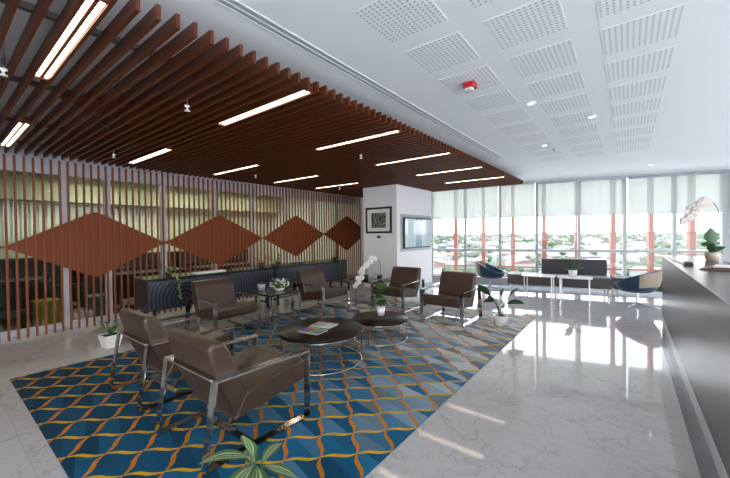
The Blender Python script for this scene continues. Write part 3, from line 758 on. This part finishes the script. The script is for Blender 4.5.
def magazine(x, y, z, a, mcov, lb):
    t_ = thing('magazine', lb, 'magazine', (x, y, z), R(a), 'magazines on the large coffee table')
    link('pages', bx(-0.140, 0.140, -0.103, 0.103, 0.0, 0.007), 'paper', t_)
    link('cover', bx(-0.142, 0.142, -0.105, 0.105, 0.0072, 0.0082), mcov, t_)
magazine(-2.86, 2.70, 0.3882, 8, 'cover_rainbow', 'glossy magazine with a rainbow coloured cover, nearer one on the large table')
magazine(-2.93, 2.955, 0.3882, 12, 'cover_collage', 'open magazine with green and grey pictures, farther one on the large table')

# ------------------------------------------------------------------ black cabinets along the screen
def cabinet(y0, y1, lb):
    t_ = thing('cabinet', lb, 'cabinet', (-6.07, (y0+y1)/2, 0), 0, 'black cabinets along the slat screen')
    h = (y1-y0)/2
    link('body', bx(-0.27, 0.25, -h, h, 0.33, 0.80, 0.004), 'black_lacquer', t_)
    link('top', bx(-0.29, 0.275, -h, h, 0.801, 0.832, 0.003), 'black_lacquer', t_)
    for k in (-1, 1):
        a, b = (-h+0.012, -0.004) if k < 0 else (0.004, h-0.012)
        link('door', bx(0.2505, 0.268, a, b, 0.345, 0.79, 0.003), 'ring_panel', t_)
    for yy in (-h+0.12, 0, h-0.12):
        bm = B(); box(bm, 0.17, 0.21, yy-0.02, yy+0.02, 0, 0.33); box(bm, -0.23, -0.19, yy-0.02, yy+0.02, 0, 0.33); box(bm, -0.19, 0.17, yy-0.015, yy+0.015, 0.10, 0.13)
        link('leg_frame', bm, 'black_lacquer', t_)
    link('stretcher', bx(-0.02, 0.01, -h+0.135, h-0.135, 0.101, 0.129), 'black_lacquer', t_)
cabinet(2.06, 4.42, 'long black cabinet with ring-grooved front, the one nearer the viewer')
cabinet(4.44, 6.70, 'long black cabinet with ring-grooved front, the one farther away near the pier')

# side tables
def side_table(x, y, sx, sy, h, lb, z0=0.0):
    t_ = thing('side_table', lb, 'side table', (x, y, z0), 0, 'black side tables between the lounge chairs')
    link('tabletop', bx(-sx/2, sx/2, -sy/2, sy/2, h-0.03, h, 0.004), 'black_lacquer', t_)
    for a in (-1, 1):
        for b in (-1, 1):
            link('leg', bx(a*(sx/2-0.012)-0.011, a*(sx/2-0.012)+0.011, b*(sy/2-0.012)-0.011, b*(sy/2-0.012)+0.011, 0, h-0.03), 'chrome', t_)
    for b in (-1, 1): link('floor_bar', bx(-sx/2+0.023, sx/2-0.023, b*(sy/2-.012)-0.008, b*(sy/2-.012)+0.008, 0.01, 0.03), 'chrome', t_)
side_table(-5.0, 3.72, 0.86, 0.60, 0.50, 'black side table between two lounge chairs holding a flower bunch', FZ)
side_table(-4.45, 6.1, 0.62, 0.62, 0.46, 'black corner side table behind the chairs under the white orchid', FZ)

# ------------------------------------------------------------------ plants
def pot(t_, r0, r1, h, m='white_ceramic', wall=0.012):
    bm = B(); lathe(bm, [(0, 0), (r0, 0), (r1, h), (r1-wall, h), (r1-wall*1.3, h-0.025), (0, h-0.025)], n=28); pt_ = link('pot', bm, m, t_)
    bm = B(); lathe(bm, [(0, h-0.018), (r1-wall*1.35, h-0.024)], n=24); link('soil', bm, 'soil', pt_)
# big-leaved plant at the carpet corner
t_ = thing('potted_plant', 'broad-leaved green plant in a round white pot on the carpet corner', 'plant', (-1.60, 5.57, FZ))
pot(t_, 0.088, 0.118, 0.175)
for ang, ln, hz_, lw, dr in ((170, 0.27, 0.50, 0.135, .15), (195, 0.22, 0.36, 0.11, .5), (15, 0.27, 0.42, 0.13, .25), (350, 0.28, 0.30, 0.125, .6), (60, 0.18, 0.46, 0.12, .2), (255, 0.20, 0.30, 0.10, .6), (110, .22, .34, .11, .5)):
    a = R(ang)+yaw; dx, dy = math.cos(a), math.sin(a); k = hz_*0.42
    bm = B(); top = Vector((dx*k*0.75, dy*k*0.75, 0.17+hz_*0.62)); tube(bm, [(dx*0.02, dy*0.02, 0.16), (dx*k*0.3, dy*k*0.3, 0.17+hz_*0.35), top], [0.006, 0.005, 0.004], 6)
    leaf(bm, top, (dx*0.75, dy*0.75, 0.75 if dr < .4 else .3), ln, lw, dr, roll=(-0.9 if math.cos(R(ang)) < 0 else 0.9))
    link('leaf', bm, 'leaf_dark', t_)
# square planter by the screen
t_ = thing('square_planter', 'small leafy plant in a tapered square white planter beside the slat screen', 'plant', (-5.58, 1.52, 0), R(8))
bm = B(); v0 = [(-.075, -.075, 0), (.075, -.075, 0), (.075, .075, 0), (-.075, .075, 0)]; v1 = [(-.11, -.11, .17), (.11, -.11, .17), (.11, .11, .17), (-.11, .11, .17)]
v2 = [(-.10, -.10, .17), (.10, -.10, .17), (.10, .10, .17), (-.10, .10, .17)]; v3 = [(-.096, -.096, .145), (.096, -.096, .145), (.096, .096, .145), (-.096, .096, .145)]
VV = [[bm.verts.new(p) for p in v] for v in (v0, v1, v2, v3)]
bm.faces.new(VV[0][::-1])
for a, b in zip(VV, VV[1:]):
    for k in range(4): bm.faces.new((a[k], a[(k+1) % 4], b[(k+1) % 4], b[k]))
bm.faces.new(VV[3]); pt_ = link('pot', bm, 'white_ceramic', t_)
link('soil', bx(-.094, .094, -.094, .094, .1455, .155), 'soil', pt_)
def foliage(n, spread, h, ln, wd, m='leaf', seed=1, zb=0.0, stems=True):
    r = random.Random(seed); bm = B()
    for i in range(n):
        a = r.uniform(0, 2*PI); q = math.sqrt(r.random())*spread; z = zb + h*r.uniform(0.25, 1.0)
        p = Vector((math.cos(a)*q, math.sin(a)*q, z))
        if stems: tube(bm, [(p.x*0.2, p.y*0.2, zb), (p.x*0.7, p.y*0.7, zb+(z-zb)*0.6), p], 0.0025, 5)
        leaf(bm, p, (math.cos(a)+r.uniform(-.5, .5), math.sin(a)+r.uniform(-.5, .5), r.uniform(0.1, 0.9)), ln*r.uniform(.7, 1.2), wd*r.uniform(.7, 1.2), r.uniform(.2, .7), n=5)
    return bm
link('foliage', foliage(24, 0.09, 0.19, 0.11, 0.045, 'leaf', 5, 0.15), 'leaf', t_)
# striped foreground plant
t_ = thing('striped_plant', 'green plant with white-striped leaves in the bottom foreground beside the nearest chair', 'plant', (-1.40, 0.95, FZ))
pot(t_, 0.10, 0.13, 0.24)
RTW = rt0; FWW = fw0
for (r_, f_, u_, ln, wd, dr, z0) in ((-1, -.15, .30, 0.24, 0.085, .5, .43), (-.15, -.35, 1.2, 0.15, 0.095, .5, .45), (1, -.2, -.05, .18, .07, .25, .39), (-.3, -1, .15, .20, .10, .6, .41), (.28, -1, .1, .20, .10, .6, .40), (-.8, -.6, -.1, .2, .09, .5, .37), (.7, -.8, -.1, .19, .09, .5, .36), (.4, .9, .4, .16, .07, .5, .38), (-.6, .8, .3, .16, .07, .5, .37)):
    d = RTW*r_ + FWW*f_ + Vector((0, 0, u_)); q = Vector((d.x, d.y, 0)).normalized()*0.03
    bm = B(); tube(bm, [(0, 0, 0.21), (q.x*0.6, q.y*.6, z0-0.05), (q.x, q.y, z0)], 0.005, 6); leaf(bm, (q.x, q.y, z0), d, ln, wd, dr, fold=0.1)
    link('leaf', bm, 'striped_leaf', t_)
# plant on the small coffee table
t_ = thing('table_plant', 'green clustered plant in a tapered white pot on the small coffee table', 'plant', (-2.84, 4.03, 0.3135))
bm = B(); lathe(bm, [(0, 0), (0.048, 0), (0.066, 0.13), (0.057, 0.13), (0.055, 0.11), (0, 0.11)], n=24); link('pot', bm, 'white_ceramic', t_)
bm = B(); tube(bm, [(0, 0, .1), (-.012, 0, .22), (0.0, 0, .33), (.012, 0, .42)], 0.005, 6)
r = random.Random(4)
for z, n_ in ((.14, 4), (.18, 4), (.25, 3), (.32, 4), (.37, 4), (.41, 3)):
    for k in range(n_):
        a = r.uniform(0, 2*PI); leaf(bm, (0, 0, z), (math.cos(a), math.sin(a), .7), r.uniform(.10, .13), .10, .4, n=6, roll=r.uniform(-.8, .8))
link('foliage', bm, 'leaf', t_)
# orchids
def blossom(parent, p, facing, size):
    bm = B(); d = Vector(facing).normalized(); s = d.cross(Vector((0, 0, 1))).normalized(); u = s.cross(d)
    for k in range(5):
        a = 2*PI*k/5 + PI/2; ww = size*(0.95 if k in (1, 4) else 0.7)
        dr = (s*math.cos(a) + u*math.sin(a)); side = d.cross(dr)
        rows = []
        for i in range(5):
            q = i/4; wd = ww*math.sin(PI*min(1, q*0.85+0.1))/2
            c_ = dr*size*0.55*q + d*(0.12*size*math.sin(q*PI)-0.10*size*q)
            rows.append([bm.verts.new(c_-side*wd), bm.verts.new(c_+d*wd*0.15), bm.verts.new(c_+side*wd)])
        for A_, B_ in zip(rows, rows[1:]):
            for j in range(2): bm.faces.new((A_[j], A_[j+1], B_[j+1], B_[j])).smooth = True
    ball(bm, d*size*0.10, size*0.10, 1, mi=1)
    link('blossom', bm, [parent['petal'], 'petal_heart'], parent, p)
def spline(pts, n=8):
    out = []; P_ = [Vector(p) for p in pts]; P_ = [P_[0]*2-P_[1]] + P_ + [P_[-1]*2-P_[-2]]
    for i in range(1, len(P_)-2):
        a, b, c_, d = P_[i-1:i+3]
        for k in range(n):
            t = k/n; out.append(0.5*((2*b)+(c_-a)*t+(2*a-5*b+4*c_-d)*t*t+(3*b-a-3*c_+d)*t**3))
    out.append(P_[-2]); return out
TOCAM = (-fw0)
def orchid(name, lb, loc, potm, pr, ph, path, nb, bs, start, leaves):
    t_ = thing(name, lb, 'orchid', loc); 
    bm = B(); lathe(bm, [(0, 0), (pr*0.78, 0), (pr, ph*0.75), (pr*0.96, ph), (pr*0.82, ph), (pr*0.8, ph-0.015), (0, ph-0.015)], n=26); link('pot', bm, potm, t_)
    pts = spline([RTW*a + FWW*b + Vector((0, 0, c_)) for a, b, c_ in path])
    bm = B(); tube(bm, pts, 0.0045, 6); st_ = link('stem', bm, 'stem_brown', t_); st_['petal'] = 'petal' if name[0] == 'c' else 'petal_white'
    i0 = int(len(pts)*start); rr = random.Random(9)
    for k in range(nb):
        p = pts[int(i0+(len(pts)-1-i0)*k/(nb-1))]
        blossom(st_, p + RTW*rr.uniform(-.3, .3)*bs + Vector((0, 0, rr.uniform(-.35, .25)*bs)) + TOCAM*bs*(.25+.2*(k % 2)), TOCAM + RTW*rr.uniform(-.5, .3) + Vector((0, 0, rr.uniform(-.25, .1))), bs*(1-0.3*k/nb))
    for (a, b, c_, ln, wd, dr, z0) in leaves:
        bm = B(); d = RTW*a+FWW*b+Vector((0, 0, c_)); leaf(bm, (d.x*0.01, d.y*0.01, z0), d, ln, wd, dr, fold=0.2, shape=0.9, roll=(.8 if a > 0 else -.8) if name[0] == 'c' else 0); link('leaf', bm, 'leaf_dark', t_)
orchid('white_orchid', 'white orchid with arching spray standing on the corner side table behind the chairs', (-4.36, 6.15, 0.4725), 'black_plastic', 0.06, 0.10,
       [(0, 0, .08), (0.02, 0, .25), (0.015, 0, .38), (-.04, 0, .47), (-.12, 0, .49), (-.25, -.05, .40), (-.37, -.1, .24), (-.44, -.12, .08), (-.50, -.14, -.06)], 14, 0.135, 0.50,
       ((-1, .1, .5, .16, .06, .5, .09), (.9, .3, .5, .14, .06, .5, .09), (-.2, -.9, .6, .14, .06, .6, .09)))
orchid('counter_orchid', 'white orchid in a pale pot standing on the reception counter', (0.86, 6.2, 1.103), 'pot_cream', 0.078, 0.115,
       [(0.02, 0, .1), (0.06, 0, .30), (0.085, 0, .50), (.07, 0, .66), (0.0, 0, .755), (-.12, 0, .765), (-.22, 0, .72), (-.33, 0, .62), (-.40, 0, .52)], 15, 0.12, 0.60,
       ((-.25, -.1, 1.5, .22, .14, .15, .22), (.2, .2, 1.4, .17, .12, .15, .10), (-.9, .0, .35, .14, .09, .3, .20), (.6, -.5, .6, .13, .10, .3, .12), (-.5, -.6, .3, .13, .10, .4, .12), (.5, .5, .3, .12, .08, .3, .12)))
bm = B(); t_ = thing('stake_plant', 'small leafy sprig in a dark pot on the corner side table', 'plant', (-4.62, 5.98, 0.4725))
bm = B(); lathe(bm, [(0, 0), (0.06, 0), (0.07, 0.11), (0.06, 0.11), (0.058, 0.09), (0, 0.09)], n=20); link('pot', bm, 'black_plastic', t_)
link('foliage', foliage(9, 0.06, 0.13, 0.07, 0.03, 'leaf', 8, 0.09), 'leaf', t_)
# cabinet top plants
t_ = thing('trailing_plant', 'variegated trailing plant hanging over the left end of the black cabinets', 'plant', (-5.93, 2.42, 0.833))
bm = B(); lathe(bm, [(0, 0), (0.045, 0), (0.06, 0.07), (0.05, 0.07), (0.05, 0.055), (0, 0.055)], n=20); link('pot', bm, 'terracotta', t_)
bm = foliage(16, 0.06, 0.10, 0.075, 0.045, 'leaf_lime', 3, 0.06)
r = random.Random(2)
pts = [Vector((.05, .01, .07)), Vector((.15, .03, .05)), Vector((.215, .05, -.08)), Vector((.225, .06, -.22)), Vector((.225, .075, -.34))]
tube(bm, pts, 0.003, 5)
for q in spline(pts, 4): leaf(bm, q, (1, r.uniform(-.8, .8), r.uniform(-.3, .4)), .065, .04, .6, n=4)
link('foliage', bm, 'leaf_lime', t_)
tag(link('book_stack', None or box(box(B(), -.11, .11, -.28, .26, 0, .012, .002), -.10, .10, -.25, .28, .0125, .024, .002), 'paper', None, (-5.98, 3.12, 0.8325)), 'flat pile of pale papers on the nearer black cabinet', 'papers')
def mini(name, lb, x, y, potm, pr, ph, kind, seed):
    t_ = thing(name, lb, 'plant', (x, y, 0.833))
    bm = B(); lathe(bm, [(0, 0), (pr*.8, 0), (pr, ph), (pr*.85, ph), (pr*.8, ph-.012), (0, ph-.012)], n=18); link('pot', bm, potm, t_)
    if kind == 'red':
        bm = B(); rr = random.Random(seed)
        for k in range(5): 
            a = PI*.5+rr.uniform(-.9, .9)+(PI if k % 2 else 0); tube(bm, [(0, 0, ph-.01), (math.cos(a)*.05, math.sin(a)*.08, ph+.07), (math.cos(a)*.06, math.sin(a)*(.12+.04*k), ph+.09+rr.random()*.07)], .007, 5)
        link('stem', bm, 'stem_red', t_)
        link('foliage', foliage(6, .04, .05, .05, .03, 'leaf', seed, ph-.01), 'leaf', t_)
    else: link('foliage', foliage(14, .06, .14 if kind == 'leaf' else .06, .08, .035, kind, seed, ph-.01), kind, t_)
mini('red_stemmed_plant', 'small plant with thin red stems in a dark pot on the black cabinets', -6.05, 4.28, 'terracotta', .06, .085, 'red', 1)
mini('small_plant', 'small green plant in a dark pot on the cabinets near the red-stemmed one', -6.05, 4.70, 'terracotta', .06, .085, 'leaf', 2)
mini('lime_plant', 'lime green leafy plant at the cabinet edge between two dark pots', -5.90, 4.47, 'black_plastic', .045, .05, 'leaf_lime', 3)
t_ = thing('vine_plant', 'green vine hanging down the front of the far black cabinet', 'plant', (-5.92, 6.36, 0.833))
bm = B(); lathe(bm, [(0, 0), (0.05, 0), (0.06, 0.08), (0.05, 0.08), (0.05, 0.06), (0, 0.06)], n=18); link('pot', bm, 'black_plastic', t_)
bm = B(); pts = [Vector((.03, 0, .07)), Vector((.13, 0, .09)), Vector((.20, 0, -.03)), Vector((.21, 0, -.2)), Vector((.215, .01, -.40))]; tube(bm, pts, .003, 5)
for q in spline(pts, 6): leaf(bm, q, (1, r.uniform(-1, 1), r.uniform(-.2, .5)), .07, .05, .5, n=4)
link('foliage', bm, 'leaf', t_)
# side table dressings
t_ = thing('flower_bunch', 'bushy bunch of white flowers and leaves in a low bowl on the side table', 'flowers', (-4.86, 3.80, 0.513))
bm = B(); lathe(bm, [(0, 0), (0.06, 0), (0.10, 0.05), (0.09, 0.05), (0, 0.03)], n=20); link('bowl', bm, 'white_ceramic', t_)
link('foliage', foliage(60, 0.15, 0.17, 0.075, 0.035, 'leaf', 11, 0.03), 'leaf', t_)
bm = B(); rr = random.Random(5)
for k in range(46):
    a = rr.uniform(0, 2*PI); q = math.sqrt(rr.random())*.17; ball(bm, (math.cos(a)*q, math.sin(a)*q, .20-q*q*3+rr.uniform(-.03, .02)), rr.uniform(.012, .022), 1, (1, 1, .7))
link('flower_heads', bm, 'petal_white', t_)
t_ = thing('cactus_pot', 'reddish-brown succulent in a pale blue-white pot on the side table', 'plant', (-5.18, 3.66, 0.513))
bm = B(); lathe(bm, [(0, 0), (0.055, 0), (0.075, 0.11), (0.066, 0.11), (0.06, 0.09), (0, 0.09)], n=20); link('pot', bm, 'grey_metal', t_)
bm = B()
for k in range(9): a = 2*PI*k/8; ball(bm, (math.cos(a)*.045*(k < 8), math.sin(a)*.045*(k < 8), .115+.02*(k == 8)), .026, 1, (1, 1, .9))
link('succulent', bm, 'terracotta', t_)

# ------------------------------------------------------------------ picture and television on the pier
t_ = thing('framed_picture', 'black framed monochrome photograph with a white mount on the pier', 'picture', (-5.04, 7.098, 1.51))
bm = B(); box(bm, -.405, .405, -.03, 0, 0, .05, .004); box(bm, -.405, .405, -.03, 0, .615, .665, .004); box(bm, -.405, -.355, -.03, 0, .05, .615, .004); box(bm, .355, .405, -.03, 0, .05, .615, .004); link('frame', bm, 'black_plastic', t_)
mo_ = link('mount', bx(-.355, .355, -.012, -.002, .05, .615), 'mat_board', t_)
link('photograph', bx(-.225, .225, -.016, -.0125, .14, .52), 'photo_print', mo_)
tag(link('wall_plaque', bx(-.055, .055, -.012, 0, -.03, .03, .003), 'stem_brown', None, (-5.04, 7.099, 1.415)), 'small dark plaque below the framed picture on the pier', 'plaque')
t_ = thing('television', 'wall-mounted flat television with a painted pale blue window reflection on the pier side', 'television', (-4.495, 8.06, 1.11))
link('wall_panel', bx(.0, .012, -.80, .84, -.07, .88, .003), 'grey_metal', t_)
cs_ = link('casing', bx(.03, .075, -.72, .74, 0, .80, .008), 'black_plastic', t_)
link('screen', bx(.0752, .078, -.69, .71, .035, .765), 'tv_glass', cs_)
link('bracket', bx(.012, .03, -.2, .2, .25, .55), 'grey_metal', t_)

# ------------------------------------------------------------------ benches, white tables, swivel chairs by the windows
def bench(x, y, ang, ln, dp, mseat, mtop, lb, back=None):
    t_ = thing('bench', lb, 'bench', (x, y, 0), R(ang))
    se_ = link('seat', bx(0, ln, 0, dp, .19, .43, .015), mseat, t_)
    link('seat_top', bx(0.005, ln-.005, .005, dp-.005, .4302, .445, .006), mtop, se_)
    if back:
        link('backrest', bx(back[0], back[1], dp-.16, dp-.02, .446, back[2], .015), 'bench_back', t_)
    n_ = max(2, int(ln/1.0)+1)
    for k in range(n_):
        xx = .06+(ln-.12)*k/(n_-1)
        for yy in (.05, dp-.05):
            bm = B(); cyl(bm, xx, yy, 0, .19, .014, n=10); link('leg', bm, 'steel', t_)
bench(-2.42, 9.02, 10.5, 2.17, .62, 'bench_grey', 'bench_top', 'long taupe grey bench with a dark grey backrest along the windows', (.77, 2.15, .82))
bench(-.24, 9.46, 10.5, 1.5, .6, 'bench_green', 'bench_green', 'dark green backless bench behind the near blue swivel chair')
def white_table(x, y, sx, sy, h, lb):
    t_ = thing('low_table', lb, 'table', (x, y, 0), R(3), 'white low tables before the bench')
    link('tabletop', prism(B(), [(-sx/2+.06, -sy/2), (sx/2-.06, -sy/2), (sx/2, -sy/2+.06), (sx/2, sy/2-.06), (sx/2-.06, sy/2), (-sx/2+.06, sy/2), (-sx/2, sy/2-.06), (-sx/2, -sy/2+.06)], 'z', h-.022, h, .004), 'white_panel', t_)
    for a in (-1, 1):
        for b in (-1, 1):
            bm = B(); cyl(bm, a*(sx/2-.06), b*(sy/2-.05), 0, h-.022, .013, n=10); link('leg', bm, 'steel', t_)
white_table(-1.64, 8.72, .68, .50, .50, 'white low table with steel legs before the bench, left of its twin, empty')
white_table(-.93, 8.78, .66, .50, .50, 'white low table with steel legs before the bench, carrying a potted plant')
t_ = thing('bench_plant', 'spiky green plant in a white pot on the low white table', 'plant', (-.97, 8.80, .5005))
bm = B(); lathe(bm, [(0, 0), (.07, 0), (.088, .15), (.078, .15), (.076, .13), (0, .13)], n=22); link('pot', bm, 'white_ceramic', t_)
for (a, c_, ln, dr) in ((-1, 1.0, .36, .25), (-1, .35, .26, .2), (1, .9, .33, .3), (1, .45, .26, .2), (.2, 1.2, .26, .1), (-.5, .9, .26, .15)):
    bm = B(); d = RTW*a + FWW*random.uniform(-.4, .4) + Vector((0, 0, c_)); leaf(bm, (0, 0, .13), d, ln, .08, dr, fold=.3, roll=.7*(1 if a > 0 else -1)); link('leaf', bm, 'leaf_dark', t_)

def swivel(x, y, ang, lb):
    t_ = thing('swivel_chair', lb, 'swivel chair', (x, y, 0), R(ang), 'blue bucket swivel chairs')
    n, mrows = 40, 8
    def rim(a): # a=0 front (+x local)
        b = (1-math.cos(a))/2
        return 0.455 + 0.285*(b**1.2)
    def pt(a, s, inner):
        r_ = 0.355 - 0.035*inner; zt = rim(a) - (0.0 if not inner else 0.004)
        rr = r_*(math.sin(s*PI/2)**0.55) if s > 0 else 0
        z0 = 0.275 if not inner else 0.345
        return Vector((rr*math.cos(a)*(1.0+.05*s), rr*math.sin(a), z0 + (zt-z0)*(s**2.4)))
    def surf(bm, a0, a1, s0, s1, inner, na, flip=False, push=0.0):
        g = []
        for i in range(na+1):
            a = a0+(a1-a0)*i/na; row = []
            for j in range(mrows+1):
                s = s0+(s1-s0)*j/mrows; p = pt(a, s, inner)
                if push: p = p + Vector((math.cos(a), math.sin(a), 0))*push
                row.append(bm.verts.new(p))
            g.append(row)
        for i in range(na):
            for j in range(mrows): bm.faces.new((g[i][j], g[i+1][j], g[i+1][j+1], g[i][j+1])).smooth = True
        return g
    bm = B(); go = surf(bm, 0, 2*PI, .02, 1, 0, n); gi = surf(bm, 0, 2*PI, .02, 1, 1, n)
    for i in range(n): bm.faces.new((go[i][-1], go[i+1][-1], gi[i+1][-1], gi[i][-1]))
    bmesh.ops.remove_doubles(bm, verts=bm.verts[:], dist=0.0004)
    link('shell', bm, 'chair_blue', t_)
    bm = B(); g1 = surf(bm, PI-1.0, PI+1.0, .62, .985, 0, 16, push=.004); g2 = surf(bm, PI-1.0, PI+1.0, .62, .985, 0, 16, push=.010)
    link('back_panel', bm, 'chair_cream', t_)
    bm = B(); g1 = surf(bm, PI-1.0, PI+1.0, .60, .985, 1, 16, push=-.006); link('inner_panel', bm, 'chair_cream', t_)
    bm = B(); lathe(bm, [(0, .345), (.24, .35), (.29, .372), (.27, .395), (0, .405)], n=32); link('seat_cushion', bm, 'chair_blue', t_)
    bm = B(); cyl(bm, 0, 0, .05, .295, .024, n=14); link('post', bm, 'steel', t_)
    for k in range(4):
        a = R(45+90*k)-R(ang)+R(20); bm = B(); tube(bm, [(0, 0, .06), (math.cos(a)*.2, math.sin(a)*.2, .035), (math.cos(a)*.37, math.sin(a)*.37, .014)], [.02, .016, .013], 8); link('foot', bm, 'steel', t_)
swivel(.15, 8.68, 150, 'blue and cream swivel bucket chair beside the reception counter end')
swivel(-2.92, 9.25, 5, 'blue and cream swivel bucket chair beside the left end of the bench')

# ------------------------------------------------------------------ reception counter
t_ = thing('reception_counter', 'long dark wood reception counter at the right edge of the view', 'reception counter', (.73, 3.9, 0))
link('front_panel', bx(-.29, -.25, -3.4, 3.4, .135, 1.06, .002), 'counter_wood', t_)
link('end_panel', bx(-.25, .24, 3.36, 3.4, .135, 1.06, .002), 'counter_wood', t_)
link('worktop', bx(-.295, .27, -3.41, 3.405, 1.061, 1.10, .003), 'counter_wood', t_)
link('toe_kick', bx(-.285, .22, -3.395, 3.395, 0, .1345), 'toe_kick', t_)
link('desk_shelf', bx(.22, .75, -3.3, 3.3, .70, .73), 'counter_wood', t_)
link('back_panel', bx(.20, .22, -3.36, 3.36, .135, 1.06), 'counter_wood', t_)
t_ = thing('handheld_device', 'small black gadget trailing a thin dark cord along the counter edge', 'gadget', (.545, 5.36, 1.1003))
bm = B(); prism(bm, [(-.10, 0), (.11, 0), (.10, .03), (-.02, .045), (-.10, .025)], 'x', -.038, .038, .008); link('body', bm, 'black_plastic', t_)
bm = B(); tube(bm, spline([(-.02, .1, .012), (-.045, .5, .006), (-.07, 1.2, .006), (-.085, 1.85, .006)], 5), .006, 6); link('cord', bm, 'black_plastic', t_)
t_ = thing('brown_folder', 'flat brown leather folder lying on the reception counter', 'folder', (.80, 4.92, 1.1003), R(-12))
bm = B(); prism(bm, [(-.20, 0), (.19, 0), (.19, .034), (-.10, .030), (-.20, .006)], 'y', -.16, .16, .004); link('cover', bm, 'brown_leather', t_)
link('pages', bx(-.10, .185, -.15, .15, .0305, .040), 'paper', t_)
